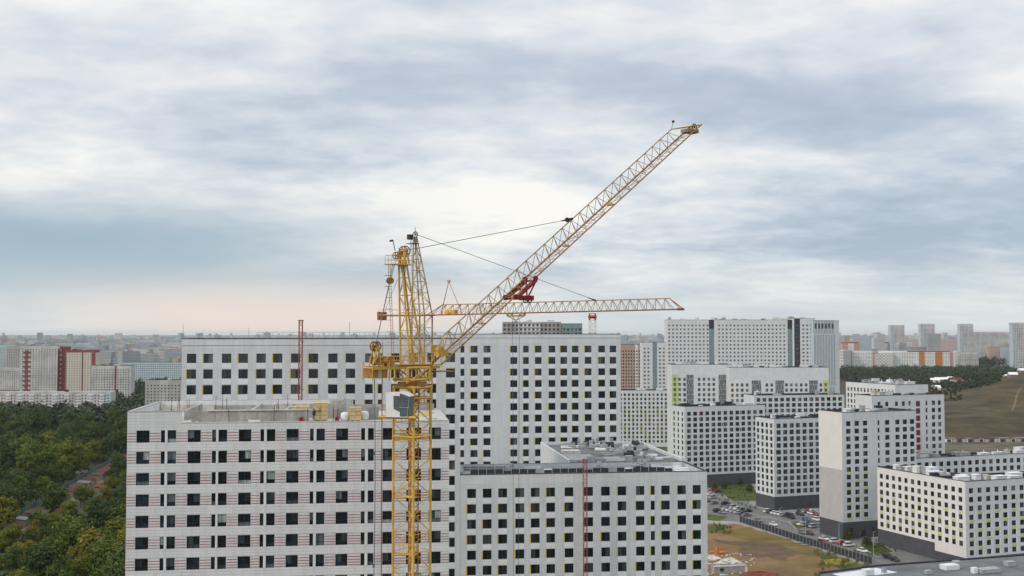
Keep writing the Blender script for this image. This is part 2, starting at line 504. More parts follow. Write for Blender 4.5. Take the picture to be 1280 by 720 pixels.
# ------------------------------------------------------------------ ground and terrain
def ground_material():
    m, t, b = _nodes('ground_cover')
    N, L = t.nodes, t.links
    tcn = N.new('ShaderNodeTexCoord')
    def noise(s, d=6):
        n = N.new('ShaderNodeTexNoise'); n.inputs['Scale'].default_value = s; n.inputs['Detail'].default_value = d
        L.new(tcn.outputs['Object'], n.inputs['Vector']); return n.outputs['Fac']
    rp = N.new('ShaderNodeValToRGB'); L.new(noise(0.004), rp.inputs[0])
    e = rp.color_ramp.elements
    e[0].position = 0.35; e[0].color = (0.045, 0.06, 0.03, 1)
    e[1].position = 0.68; e[1].color = (0.13, 0.11, 0.075, 1)
    q = e.new(0.5); q.color = (0.07, 0.075, 0.04, 1)
    r2 = N.new('ShaderNodeValToRGB'); L.new(noise(0.05, 8), r2.inputs[0])
    r2.color_ramp.elements[0].position = 0.3; r2.color_ramp.elements[0].color = (0.6, 0.6, 0.6, 1)
    r2.color_ramp.elements[1].position = 0.7; r2.color_ramp.elements[1].color = (1.3, 1.3, 1.3, 1)
    mu = N.new('ShaderNodeMix'); mu.data_type = 'RGBA'; mu.blend_type = 'MULTIPLY'; mu.inputs['Factor'].default_value = 1
    L.new(rp.outputs[0], mu.inputs[6]); L.new(r2.outputs[0], mu.inputs[7])
    L.new(mu.outputs[2], b.inputs['Base Color']); b.inputs['Roughness'].default_value = 0.95
    b.inputs['Specular IOR Level'].default_value = 0.1
    return m
GX, GY0, GY1 = 26000, -1500, 42000
g = MB(); g.face([(-GX, GY0, 0), (GX, GY0, 0), (GX, GY1, 0), (-GX, GY1, 0)])
g.obj('ground', ground_material(), kind='structure')
M_asph = mat('asphalt', (0.175, 0.168, 0.16), 0.9, 0.25, 0.08, detail=8)
M_pave = mat('pale_paving', (0.29, 0.278, 0.26), 0.9, 0.2, 0.1, joints=None, detail=8)
M_earth = mat('bare_earth', (0.205, 0.13, 0.062), 0.95, 0.45, 0.05, detail=10)
M_grass = mat('lawn', (0.075, 0.095, 0.03), 0.95, 0.35, 0.12, detail=10)
M_dry = mat('dry_grass', (0.17, 0.125, 0.042), 0.95, 0.4, 0.06, detail=10)
def sheet(name, pix, m, z, kind='structure', rag=0.0):
    b = MB(); pts = [gp(x, y, z) for x, y in pix]
    if rag:
        rr = random.Random(len(pix) * 7 + int(pix[0][0])); q = []
        for a, c in zip(pts, pts[1:] + pts[:1]):
            n = max(2, int((c - a).length / 2.0))
            for k in range(n):
                p = a.lerp(c, k / n); q.append(p + Vector((rr.uniform(-rag, rag), rr.uniform(-rag, rag) * 1.5, 0)))
        pts = q
    b.face(pts)
    return b.obj(name, m, kind=kind)
# areas on the right-hand side, measured where they lie on the ground
sheet('courtyard_paving', [(870, 700), (840, 575), (1000, 575), (1120, 600), (1400, 640), (1420, 735), (1130, 735)], M_pave, 0.02)
sheet('road', [(868, 632), (905, 634), (965, 648), (1060, 668), (1120, 683), (1180, 700), (1260, 730), (1090, 730), (1085, 704), (1000, 676), (925, 652), (880, 650)], M_asph, 0.04)
sheet('parking_lot', [(872, 606), (888, 606), (915, 618), (950, 636), (985, 640), (1030, 648), (1030, 662), (950, 648), (880, 636)], M_asph, 0.06)
sheet('lawn', [(884, 604), (938, 602), (948, 618), (945, 626), (916, 627)], M_grass, 0.08, rag=.35)
sheet('lawn', [(986, 652), (1010, 650), (1014, 658), (996, 662)], M_grass, 0.08, rag=.35)
sheet('lawn', [(1072, 680), (1100, 678), (1118, 690), (1096, 696)], M_grass, 0.08, rag=.35)
sheet('lawn', [(884, 642), (910, 646), (900, 651), (884, 650)], M_grass, 0.07, rag=.35)
sheet('construction_ground', [(862, 655), (925, 655), (1000, 679), (1085, 707), (1160, 733), (1150, 760), (840, 760)], M_earth, 0.05, rag=1.2)
sheet('dry_grass_patch', [(884, 662), (935, 660), (1010, 684), (1040, 697), (980, 690), (920, 672)], M_dry, 0.09, rag=1.6)
sheet('dry_grass_patch', [(884, 657), (905, 655), (912, 660), (896, 664), (884, 664)], M_grass, 0.10, rag=.8)
sheet('dry_grass_patch', [(1020, 690), (1062, 700), (1088, 712), (1060, 714), (1030, 702)], M_grass, 0.10, rag=1.0)
sheet('muddy_patch', [(915, 676), (960, 678), (1000, 690), (985, 700), (930, 694)], mat('mud', (0.13, 0.085, 0.05), .7, .5, .15, detail=10), 0.11, rag=1.8)
M_rut = mat('wheel_rut', (0.115, 0.08, 0.05), .9, .3, .3)
for kx in range(2):
    rt = MB(); prv = None
    for k in range(26):
        t_ = k / 25; q = gp(892 + 150 * t_ + 3 * kx, 668 + 22 * t_ + 7 * math.sin(t_ * 4 + 1) + 2.2 * kx, .13)
        e_ = Vector((.22, .5, 0)); c_ = (q - e_, q + e_)
        if prv: rt.face([prv[0], c_[0], c_[1], prv[1]])
        prv = c_
    rt.obj('wheel_rut', M_rut, kind='structure')
M_kerb = mat('kerb_stone', (0.38, 0.37, 0.36), .9, .2, .5)
for pix in ([(884, 604), (938, 602), (948, 618), (945, 626), (916, 627), (884, 604)], [(986, 652), (1010, 650), (1014, 658), (996, 662), (986, 652)], [(1072, 680), (1100, 678), (1118, 690), (1096, 696), (1072, 680)], [(905, 634), (965, 648), (1060, 668), (1120, 683), (1180, 700)]):
    kb = MB(); pp_ = [gp(x, y, .07) for x, y in pix]
    for a, c in zip(pp_, pp_[1:]):
        d_ = c - a; kb.cbox(tuple((a + c) / 2), (d_.length, .3, .16), rot=math.atan2(d_.y, d_.x))
    kb.obj('kerb', M_kerb, kind='structure')
ML_ = mat('road_paint', (0.62, 0.62, 0.60), .8, .3, .5)
for k in range(14):
    a = gp(940 + 13 * k, 655.5 + 3.75 * k, .045); c = gp(940 + 13 * k + 5, 655.5 + 3.75 * k + 1.45, .045); d_ = c - a
    MB().cbox(tuple((a + c) / 2), (d_.length, .16, .008), rot=math.atan2(d_.y, d_.x)).obj('road_marking', ML_, kind='structure')
# hill of rough brown grass on the right
def hill_h(x, y):
    a = 33 * math.exp(-((x - 735) / 165) ** 2 - ((y - 1380) / 300) ** 2)
    b2 = 9 * math.exp(-((x - 430) / 110) ** 2 - ((y - 1010) / 90) ** 2)
    n = 2.0 * math.sin(x * .031 + y * .017) + 1.4 * math.sin(x * .073 - y * .05 + 1.3)
    h = a + b2
    return h + n * min(1, h / 10) - 0.6
hb = MB()
NX, NY = 70, 70
for j in range(NY + 1):
    for i in range(NX + 1):
        x = 250 + i * 15.0; y = 790 + j * 20.0
        hb.v.append((x, y, hill_h(x, y)))
for j in range(NY):
    for i in range(NX):
        k = j * (NX + 1) + i
        hb.f.append((k, k + 1, k + NX + 2, k + NX + 1)); hb.m.append(0)
M_hill = mat('rough_brown_grass', (0.078, 0.060, 0.030), 0.95, 0.75, 0.025, detail=14)
hb.obj('hill', M_hill, kind='structure', smooth=True)
M_track = mat('dirt_track', (0.16, 0.125, 0.08), 0.95, 0.3, 0.05, detail=8)
def on_hill(x, y): return max(0.0, hill_h(x, y))

# ------------------------------------------------------------------ building helper
def even(W, n, w, m0=None, m1=None):
    m0 = (W - n * w) / (n + 1) if m0 is None else m0
    m1 = m0 if m1 is None else m1
    p = (W - m0 - m1 - w) / max(1, n - 1)
    return [(m0 + i * p, m0 + i * p + w) for i in range(n)]
def rows_of(z0, n, h, storey=3.0):
    return [(z0 + i * storey, z0 + i * storey + h) for i in range(n)]
def roof_clutter(root, W, D, H, n, seed, big=True):
    rn = random.Random(seed)
    for i in range(n):
        w = rn.uniform(1.2, 5.5); d = rn.uniform(1.0, 3.0); h = rn.uniform(0.9, 2.7)
        x = rn.uniform(1.0, max(1.1, W - 6.5)); y = rn.uniform(1.2, max(1.3, D - 4))
        b = MB(); b.box((0, 0, 0), (w, d, h)); b.box((-0.15, -0.15, h), (w + .15, d + .15, h + 0.14))
        if rn.random() < .5:
            b.bar((w / 2, d / 2, h + .12), (w / 2, d / 2, h + 1.1), .16, 6)
        b.obj('roof_vent', rn.choice([M_white_vent, M_steel, M_concrete_l, M_white_vent, M_dark]), root, loc=(x, y, H))
def building(name, label, cat, O, phi, W, D, H, wallmats, front=None, left=None, right=None, mode='joined',
             matfn=None, matfn_l=None, matfn_r=None, frame=None, pane=None, recess=0.22, parapet=0.8, roofm=None, kindw='plain', group=None,
             clutter=0, seed=1, extra_z=(), extra_u=(), z_base=0.0):
    root = thing(name, label, cat, (O[0], O[1], z_base), phi, group)
    mf = matfn or (lambda u, z: 0)
    mb = MB()
    specs = (((0, 0, 0), (1, 0, 0), (0, -1, 0), W, front, mf, 0.0),
             ((0, D, 0), (0, -1, 0), (-1, 0, 0), D, left, matfn_l or mf, -math.pi / 2),
             ((W, 0, 0), (0, 1, 0), (1, 0, 0), D, right, matfn_r or mf, math.pi / 2))
    wins = []
    for (o, u, n, w, spec, fn, rz) in specs:
        holes = []
        if spec:
            for (a, b) in spec['cols']:
                for (c, d) in spec['rows']:
                    if spec.get('skip') and spec['skip'](a, c):
                        continue
                    holes.append((round(a, 3), round(b, 3), round(c, 3), round(d, 3)))
        facade(mb, o, u, n, w, 0.0, H, holes, fn, recess, extra_u=extra_u if rz == 0 else (), extra_z=extra_z)
        for (a, b, c, d) in holes:
            wins.append((Vector(o) + Vector(u) * ((a + b) / 2) - Vector(n) * (recess - 0.1) + Vector((0, 0, c)), rz, b - a, d - c, Vector(u), Vector(n)))
    mb.face([(W, D, 0), (0, D, 0), (0, D, H), (W, D, H)], mf(W / 2, H - .5))
    mb.obj('wall', wallmats, root)
    # roof and parapet
    t = 0.35
    MB().box((t, t, H - 1.2), (W - t, D - t, H - parapet + 0.02)).obj('roof', roofm or M_roof, root)
    pb = MB()
    for lo, hi in (((-.06, -.06), (W + .06, t)), ((-.06, D - t), (W + .06, D + .06)), ((-.06, t), (t, D - t)), ((W - t, t), (W + .06, D - t))):
        pb.box((lo[0], lo[1], H - 0.02 if lo[1] < t * .5 and hi[1] <= t else H - 0.02), (hi[0], hi[1], H + 0.16))
        pb.box((max(lo[0], 0.03), max(lo[1], 0.03), H - parapet), (min(hi[0], W - .03), min(hi[1], D - .03), H - .02))
    pb.obj('parapet', M_dark if roofm is None else M_smooth, root)
    if mode == 'parts':
        for (p, rz, w, h, u, n) in wins:
            put_window(root, window_template(w, h, kindw if not callable(kindw) else kindw(w), frame or M_frame, pane or G_mid), p, rz)
    elif wins:
        wb = MB()
        for (p, rz, w, h, u, n) in wins:
            a = p - u * (w / 2 - 0.002); b = p + u * (w / 2 - 0.002); Z = Vector((0, 0, h))
            wb.face([a, b, b + Z, a + Z])
        wb.obj('window_panes', pane or G_far, root, kind='stuff')
    if clutter:
        roof_clutter(root, W, D, H - parapet, clutter, seed)
    return root

# ================================================================== the near white tower with red trim (unfinished roof)
PHI = R(7.1)
pA = unp(159, 540, 159.0)
OA = (pA.x, pA.y)
hA = lambda px, py: hit(px, py, OA, PHI)
WA = hA(561.5, 560)[0]
DA = 23.0
zA_t = hA(178, 538.2)[1]; zA_b = hA(178, 553.5)[1]
zA_left = hA(170, 514.8)[1]
zA_main = hA(300, 529.0)[1]
rowsA = [(zA_b - 3.0 * k, zA_t - 3.0 * k) for k in range(10)]
wide_px = [(170.3, 186.8), (234.5, 250.8), (298.2, 314), (358, 373.3), (420, 435), (478.3, 492.5), (536, 551.2)]
nar_px = [(201, 206), (265, 270), (325.4, 330), (387.4, 392), (451.4, 456.2), (508, 512.5)]
sgl_px = [(209.4, 220), (273, 283.8), (333.4, 344), (395.6, 406), (460, 467.2), (516.5, 526.5)]
colA = []
for lst, kd in ((wide_px, 'wide'), (nar_px, 'single'), (sgl_px, 'single')):
    for a, b in lst:
        colA.append((hA(a, 560)[0], hA(b, 560)[0], kd))
colA.sort()
uL = hA(227, 520)[0]
rootA = thing('apartment_tower', 'nearest white apartment tower with red trim lines and unfinished concrete roof behind crane', 'apartment building', (OA[0], OA[1], 0), PHI)
holesA = [(round(a, 3), round(b, 3), round(c, 3), round(d, 3)) for a, b, k in colA for c, d in rowsA]
mbA = MB()
facade(mbA, (0, 0, 0), (1, 0, 0), (0, -1, 0), WA, 0, zA_main, holesA, lambda u, z: 0, 0.24)
mbA.face([(0, DA, 0), (0, 0, 0), (0, 0, zA_main), (0, DA, zA_main)])
mbA.face([(WA, 0, 0), (WA, DA, 0), (WA, DA, zA_main), (WA, 0, zA_main)])
mbA.face([(WA, DA, 0), (0, DA, 0), (0, DA, zA_main), (WA, DA, zA_main)])
mbA.obj('wall', M_white, rootA)
for a, b, k in colA:
    for c, d in rowsA:
        put_window(rootA, window_template(b - a, d - c, k, M_frame, G_A), ((a + b) / 2, 0.14, c))
# narrow white mullion panels between the paired windows, spandrel panels, red trim
for i in range(len(nar_px)):
    a = hA(nar_px[i][1], 560)[0] + .03; b = hA(sgl_px[i][0], 560)[0] - .03
    for c, d in rowsA:
        link('mullion_panel', MB().box((0, 0, 0), (b - a, 0.05, d - c)).mesh('mullion_panel', M_spandrel) if (i, 'm') not in WT else WT[(i, 'm')], rootA, (a, -0.05, c))
edges = [0.0] + [(colA[i][1] + colA[i + 1][0]) / 2 for i in range(len(colA) - 1) if not (abs(colA[i][1] - colA[i + 1][0]) < 0.6)] + [WA]
sp_h = 3.0 - (zA_t - zA_b)
pnl = {}
M_pvar = mat('cladding_panel_white', (0.725, 0.718, 0.718), 0.72, 0.06, 0.25, streak=0.13, rnd=.06, joints=(20, 0.42, 0.022), jcol=0.64)
for j, (c, d) in enumerate(rowsA):
    for i in range(len(edges) - 1):
        a, b = edges[i] + .012, edges[i + 1] - .012
        key = (i, round(sp_h, 2))
        if key not in pnl:
            pnl[key] = MB().box((0, 0, 0), (b - a, 0.03, sp_h - 0.16)).mesh('cladding_panel', M_pvar)
        link('cladding_panel', pnl[key], rootA, (a, -0.031, c - sp_h + 0.08))
tr = MB()
gaps = []
prev = 0.0
for a, b, k in colA:
    if a - prev > 0.8:
        gaps.append((prev, a))
    prev = b
gaps.append((prev, WA))
for c, d in rowsA:
    hgt = d - c
    for a, b in gaps:
        for f in (0.10, 0.32, 0.54, 0.77):
            zc = c + hgt * f
            tr.box((a + .05, -0.02, zc - .045), (b - .05, 0.0 - 0.002, zc + .045))
tr.obj('red_trim_strip', M_red, rootA, kind='stuff')
# horizontal joint shadow lines on the upper blank band
# left raised end with finished parapet
lp = MB()
lp.box((0, 0, zA_main + .002), (uL, 0.4, zA_left))
lp.box((0, 0.4, zA_main + .002), (0.4, DA, zA_left))
lp.box((0.4, DA - .4, zA_main + .002), (uL + 20, DA, zA_left + .1))
lp.obj('parapet', M_white, rootA)
cap = MB()
cap.box((-.05, -.05, zA_left + .002), (uL + .02, .45, zA_left + .09)).box((-.05, .452, zA_left + .002), (.45, DA + .05, zA_left + .09))
cap.obj('parapet_cap', M_steel, rootA)
MB().box((0.41, 0.41, zA_main - .4), (WA - .05, DA - .41, zA_main + .12)).obj('roof_slab', M_concrete_l, rootA)
MB().box((uL + .02, 0.03, zA_main + .002), (WA - .02, 0.40, zA_main + .16)).obj('slab_edge', M_concrete_l, rootA)
# unfinished concrete upstand walls on the roof (front one stands a little back from the edge)
ua = hA(237, 520)[0]; ub = hA(386, 520)[0]
up_h = 1.65
for k in range(5):
    a = ua + (ub - ua) * k / 5; b = ua + (ub - ua) * (k + 1) / 5 - .05
    w = MB().box((a, 1.6, zA_main + .12), (b, 1.95, zA_main + up_h))
    w.obj('concrete_wall_panel', M_concrete, rootA)
MB().box((ua + 2.4, 1.45, zA_main + up_h + .003), (ub + 1.5, 2.1, zA_main + up_h + .14)).obj('concrete_coping', M_concrete_l, rootA)
for k, (a0, b0) in enumerate(((0.5, 9), (9.1, 18.5), (18.6, 30), (30.1, WA - 1))):
    MB().box((a0, DA - .9, zA_main + .12), (b0, DA - .42, zA_main + 1.35 - .2 * (k % 2))).obj('concrete_wall_panel', M_concrete if k % 2 else M_concrete_l, rootA)
for k, uu in enumerate((ua - 1.5, ua + 8, ua + 13, ub + 3.5)):
    MB().box((uu, 4.5, zA_main + .12), (uu + .35, DA - 3, zA_main + 1.6)).obj('concrete_wall_panel', M_concrete, rootA)
# rebar starters
for i in range(26):
    x = random.uniform(1, WA - 1); y = random.choice((1.2, 2.6, DA - 1.2, DA - 1.3))
    MB().bar((x, y, zA_main + .1), (x + random.uniform(-.1, .1), y, zA_main + random.uniform(1.6, 3.1)), .035, 4).obj('rebar', M_dark, rootA)
# things lying on that roof
def roof_pt(px, py, back=1.0):
    """plan position on A's roof: px measured, distance behind the front edge"""
    u, z = hA(px, py)
    c, s = math.cos(PHI), math.sin(PHI)
    return Vector((OA[0] + u * c - back * s, OA[1] + u * s + back * c, zA_main + .12))
def pallet_stack(px, py, back, w, d, h, label, lean=0.0):
    p = roof_pt(px, py, back)
    r = thing('insulation_stack', label, 'insulation', p, PHI + lean, 'insulation bales on the unfinished roof')
    pl = MB()
    for k in range(3):
        pl.box((-w / 2 + k * (w - .15) / 2, -d / 2, 0), (-w / 2 + k * (w - .15) / 2 + .15, d / 2, .11))
    pl.box((-w / 2, -d / 2, .112), (w / 2, d / 2, .15))
    pl.obj('pallet', M_concrete_l, r)
    nz = max(2, int(h / .55)); nx = max(2, int(w / .9))
    hh = (h - .16) / nz
    for k in range(nz):
        for i in range(nx):
            x0 = -w / 2 + i * w / nx + .015
            j = random.uniform(-.05, .05)
            MB().box((x0, -d / 2 + j, .155 + k * hh), (x0 + w / nx - .03, d / 2 + j, .155 + (k + 1) * hh - .03)).obj('bale', M_ins, r)
pallet_stack(371, 510, 9.0, 2.9, 1.2, 1.7, 'low yellow insulation stack behind the concrete upstand, left of the tall one')
pallet_stack(400, 528, 2.3, 2.0, 1.3, 2.65, 'tall yellow insulation stack beside the dark clad worker')
pallet_stack(444, 527, 1.4, 1.7, 1.2, 2.0, 'squat yellow insulation stack nearest the crane cab')
rdb = MB(); rr_ = random.Random(12)
for k in range(90):
    q = roof_pt(rr_.uniform(237, 545), 520, rr_.uniform(.5, 20)); rdb.cbox((q.x, q.y, q.z + .12), (rr_.uniform(.3, 2.4), rr_.uniform(.15, .5), rr_.uniform(.1, .45)), rr_.choice((0, 0, 1, 2)), PHI + rr_.uniform(-.6, .6))
rdb.obj('scattered_debris', [M_concrete_l, M_ins, M_white_vent], None, kind='stuff', label='offcuts and boards scattered on the unfinished roof slab', cat='debris')
def big_bag(px, back, s, label):
    p = roof_pt(px, 525, back)
    b = MB()
    n = 10
    prof = ((0, .46), (.15, .55), (.6, .58), (.95, .50), (1.05, .2))
    ring = []
    for z, r in prof:
        st = len(b.v)
        for i in range(n):
            t = 2 * math.pi * i / n
            k = 1 + .08 * math.sin(3 * t + z * 5)
            b.v.append((r * s * k * math.cos(t), r * s * k * math.sin(t), z * s))
        ring.append(st)
    for a, c in zip(ring, ring[1:]):
        for i in range(n):
            j = (i + 1) % n
            b.f.append((a + i, a + j, c + j, c + i)); b.m.append(0)
    b.f.append(tuple(ring[-1] + i for i in range(n))); b.m.append(0)
    b.f.append(tuple(ring[0] + i for i in reversed(range(n)))); b.m.append(0)
    b.obj('bulk_bag', M_white_vent, None, loc=p, label=label, cat='bag', smooth=True)
big_bag(431, 1.6, 1.15, 'bulging white bulk bag left of the squat yellow insulation stack')
big_bag(455, 2.4, 1.25, 'greyish white bulk bag between yellow stack and crane cab')
M_rubble = mat('grey_sheet', (0.34, 0.33, 0.325), 0.9, 0.3, 1.0)
for px, back, w, h, lab, mm in ((408, 6, 5.5, 2.2, 'grey concrete panel standing on roof behind yellow stack', M_concrete), (425, 8, 3.5, 2.6, 'pale concrete panel leaning on roof left of crane cab', M_concrete_l),
                        (464, 3.0, 2.2, 1.9, 'grey formwork crate on roof below crane counterweight', M_rubble)):
    p = roof_pt(px, 520, back)
    b = MB().box((-w / 2, -.12, 0), (w / 2, .12, h))
    for k in range(4):
        xx = -w / 2 + (k + .5) * w / 4
        b.box((xx - .05, -.2, .05), (xx + .05, -.121, h - .05))
    b.obj('formwork_panel', mm, None, loc=p, rz=PHI, label=lab, cat='panel')
for px, back, lab in ((376, 1.2, 'small red canister on the slab edge left of worker'), (421, 1.1, 'small red crate on slab edge right of tall insulation stack')):
    p = roof_pt(px, 527, back)
    b = MB().box((-.3, -.2, 0), (.3, .2, .5)).box((-.12, -.06, .5), (.12, .06, .62))
    b.obj('canister', M_crimson, None, loc=p, rz=PHI, label=lab, cat='canister')

# ---- the worker (one continuous skinned body)
def make_person(loc, rz, label):
    root = thing('person', label, 'person', loc, rz)
    V = [(0, 0, .98), (0, 0, 1.18), (0, .01, 1.40), (0, .01, 1.50), (0, -.01, 1.66), (0, -.01, 1.74),
         (.19, .01, 1.40), (.25, -.02, 1.14), (.20, -.16, .95), (.18, -.24, .90),
         (-.19, .01, 1.40), (-.26, .0, 1.14), (-.25, -.10, .90), (-.25, -.14, .82),
         (.10, 0, .92), (.11, -.02, .50), (.12, .03, .09), (.13, -.13, .04),
         (-.10, 0, .92), (-.13, .06, .50), (-.15, .10, .09), (-.16, -.04, .04)]
    E = [(0, 1), (1, 2), (2, 3), (3, 4), (4, 5), (2, 6), (6, 7), (7, 8), (8, 9), (2, 10), (10, 11), (11, 12), (12, 13),
         (0, 14), (14, 15), (15, 16), (16, 17), (0, 18), (18, 19), (19, 20), (20, 21)]
    rad = [.15, .15, .16, .06, .10, .08, .075, .055, .045, .045, .075, .055, .045, .045, .10, .07, .05, .045, .10, .07, .05, .045]
    me = bpy.data.meshes.new('body'); me.from_pydata(V, E, [])
    o = link('body', me, root)
    me.materials.append(mat('work_clothes', (0.035, 0.038, 0.05), 0.9, 0.3, 6.0))
    sk = o.modifiers.new('skin', 'SKIN'); o.modifiers.new('sub', 'SUBSURF').render_levels = 1
    for i, r in enumerate(rad):
        me.skin_vertices[0].data[i].radius = (r, r * .8)
    me.skin_vertices[0].data[0].use_root = True
    hm = MB()
    for k in range(5):
        z0, z1 = 1.70 + k * .028, 1.70 + (k + 1) * .028
        r0, r1 = .135 * math.cos(k * .30), .135 * math.cos((k + 1) * .30)
        hm.bar((0, -.01, z0), (0, -.01, z1), r0, 12, 0, r1)
    hm.disc((0, -.05, 1.695), (0, 0, 1), .16, .015, 14)
    hm.obj('helmet', M_crimson, root)
    return root
pw = roof_pt(392, 528, .95)
make_person(pw, PHI + R(170), 'worker in dark clothes standing at the roof edge before yellow insulation')

# ================================================================== the long white block behind (high left part, low right part, rear wing)
pB = unp(227, 450, 214.0)
OB = (pB.x, pB.y)
hB = lambda px, py: hit(px, py, OB, PHI)
WB = hB(575.5, 500)[0]
zB_top = hB(400, 423.6)[1]
zB_t = hB(240, 442.2)[1]; zB_b = hB(240, 453.8)[1]
rowsB = [(zB_b - 3.0 * k, zB_t - 3.0 * k) for k in range(17)]
colB_px = [(233.5, 245.2), (254.2, 266), (277.2, 289), (298, 309.8), (320.4, 332.2), (341.2, 352.8), (363.6, 375.4), (385.8, 397.6), (410.2, 421.9), (432.3, 444), (456.4, 466), (472.6, 478), (489, 499.6), (511.5, 522.5), (534, 545.4), (557.6, 568.9)]
colB = [(hB(a, 460)[0], hB(b, 460)[0]) for a, b in colB_px]
def tall_block(name, label, O, W, D, H, cols, rows, bandz, seed, keep, acc=True, glassm=G_B, clutter=6):
    """white block: smooth band at the top, brick-pattern cladding below, spandrel panels and yellow side strips"""
    root = thing(name, label, 'apartment building', (O[0], O[1], 0), PHI)
    holes = [(round(a, 3), round(b, 3), round(c, 3), round(d, 3)) for i, (a, b) in enumerate(cols) for j, (c, d) in enumerate(rows) if keep(i, j)]
    mb = MB()
    facade(mb, (0, 0, 0), (1, 0, 0), (0, -1, 0), W, 0, H, holes, lambda u, z: 1 if z > bandz else 0, 0.24, extra_z=(bandz,))
    mb.face([(0, D, 0), (0, 0, 0), (0, 0, H), (0, D, H)], 1)
    mb.face([(W, 0, 0), (W, D, 0), (W, D, H), (W, 0, H)], 1)
    mb.face([(W, D, 0), (0, D, 0), (0, D, H), (W, D, H)], 1)
    mb.obj('wall', [M_white2, M_smooth], root)
    rn = random.Random(seed)
    ac = MB()
    spm = {}
    for i, (a, b) in enumerate(cols):
        for j, (c, d) in enumerate(rows):
            if not keep(i, j):
                continue
            put_window(root, window_template(b - a, d - c, 'plain' if b - a < 1.3 else 'pair', M_frame, glassm), ((a + b) / 2, 0.14, c))
            k = round(b - a, 2)
            if k not in spm:
                spm[k] = MB().box((-(b - a) / 2, 0, 0), ((b - a) / 2, .03, 3.0 - (d - c) - .30)).mesh('spandrel_panel', M_spandrel)
            link('spandrel_panel', spm[k], root, ((a + b) / 2, -.031, c - (3.0 - (d - c)) + .15))
            if acc and (i + j) % 2 == 1 and rn.random() < .92:
                wv = rn.uniform(.13, .24)
                ac.box((a - wv - .02, -.025, c - .02), (a - .02, -.002, d + .02))
    if acc:
        ac.obj('yellow_accent_strip', M_yellow_acc, root, kind='stuff')
    # roof, parapet
    t = .4
    MB().box((t, t, H - 1.6), (W - t, D - t, H - .9)).obj('roof', M_roof_l, root)
    pb = MB()
    pb.box((-.05, -.05, H + .002), (W + .05, t, H + .12)).box((-.05, D - t, H + .002), (W + .05, D + .05, H + .12))
    pb.box((-.05, t, H + .002), (t, D - t, H + .12)).box((W - t, t, H + .002), (W + .05, D - t, H + .12))
    pb.obj('parapet_cap', M_dark, root)
    ib = MB()
    ib.box((.02, t - .1, H - 1.0), (W - .02, t, H)).box((.02, D - t, H - 1.0), (W - .02, D - .02, H))
    ib.obj('parapet', M_smooth, root)
    if clutter:
        roof_clutter(root, W, D, H - .9, clutter, seed)
    return root
bandB = zB_t + 0.75
rootB = tall_block('apartment_block', 'tall white block with square dark windows directly behind the unfinished tower', OB, WB, 16.0, zB_top, colB, rowsB, bandB, 3,
                   lambda i, j: (j <= 4) if i < 14 else (j <= 16), acc=True, clutter=0)
# thin cornice line under the top band
MB().box((0, -.06, zB_top - 1.25), (WB, -.002, zB_top - 1.15)).obj('cornice', M_steel, rootB)
# roof railing on B
rl = MB()
for k in range(40):
    x = 14 + k * (WB - 15) / 39
    rl.bar((x, .6, zB_top + .12), (x, .6, zB_top + 1.25), .03, 4)
rl.bar((14, .6, zB_top + 1.25), (WB - 1, .6, zB_top + 1.25), .035, 4).bar((14, .6, zB_top + .75), (WB - 1, .6, zB_top + .75), .025, 4)
rl.obj('roof_railing', M_steel, rootB)

# D: lower right part, same facade line
OD = (OB[0] + (WB + .03) * math.cos(PHI), OB[1] + (WB + .03) * math.sin(PHI))
hD = lambda px, py: hit(px, py, OD, PHI)
WD = hD(884, 620)[0]
zD_top = hD(700, 592.0)[1]
zD_t = hD(590, 611.2)[1]; zD_b = hD(590, 622.6)[1]
rowsD = [(zD_b - 3.0 * k, zD_t - 3.0 * k) for k in range(9)]
colD_px = [(584, 595), (603.5, 614.5), (622.8, 633.9), (644.3, 655.4), (663.6, 674.6), (683, 693.8), (705.8, 716.8), (730, 741.4), (751.5, 762.4), (772.2, 783), (795, 805.6), (813.5, 818.6), (826.7, 837.4), (847, 857.6), (866, 876.2)]
colD = [(hD(a, 640)[0], hD(b, 640)[0]) for a, b in colD_px]
rootD = tall_block('apartment_block', 'lower white block with yellow window strips and cluttered flat roof at centre right', OD, WD, 17.0, zD_top, colD, rowsD, zD_t + 1.0, 5,
                   lambda i, j: True, clutter=0)
# rear arm of D (roof full of pipes and insulation)
ux0 = hD(729, 590)[0]
armW = WD - ux0
c7, s7 = math.cos(PHI), math.sin(PHI)
OArm = (OD[0] + ux0 * c7 - 17.05 * s7, OD[1] + ux0 * s7 + 17.05 * c7)
rootR = thing('apartment_wing', 'rear wing with white pipes and insulation strewn on its roof', 'apartment building', (OArm[0], OArm[1], 0), PHI)
mb = MB(); Lw = 40.0; Hw = zD_top - .05
mb.box((0, 0, 0), (armW - .1, Lw, Hw)); mb.obj('wall', M_smooth, rootR)
pb = MB(); pb.box((0, .3, Hw + .002), (.35, Lw, Hw + .75)).box((armW - .45, .3, Hw + .002), (armW - .1, Lw, Hw + .75)).box((.36, Lw - .4, Hw + .002), (armW - .46, Lw, Hw + .75))
pb.obj('parapet', M_smooth, rootR)
MB().box((.36, .3, Hw + .002), (armW - .46, Lw - .41, Hw + .06)).obj('roof', mat('wet_roof_felt', (0.17, 0.175, 0.18), .9, .6, .3, detail=9), rootR)
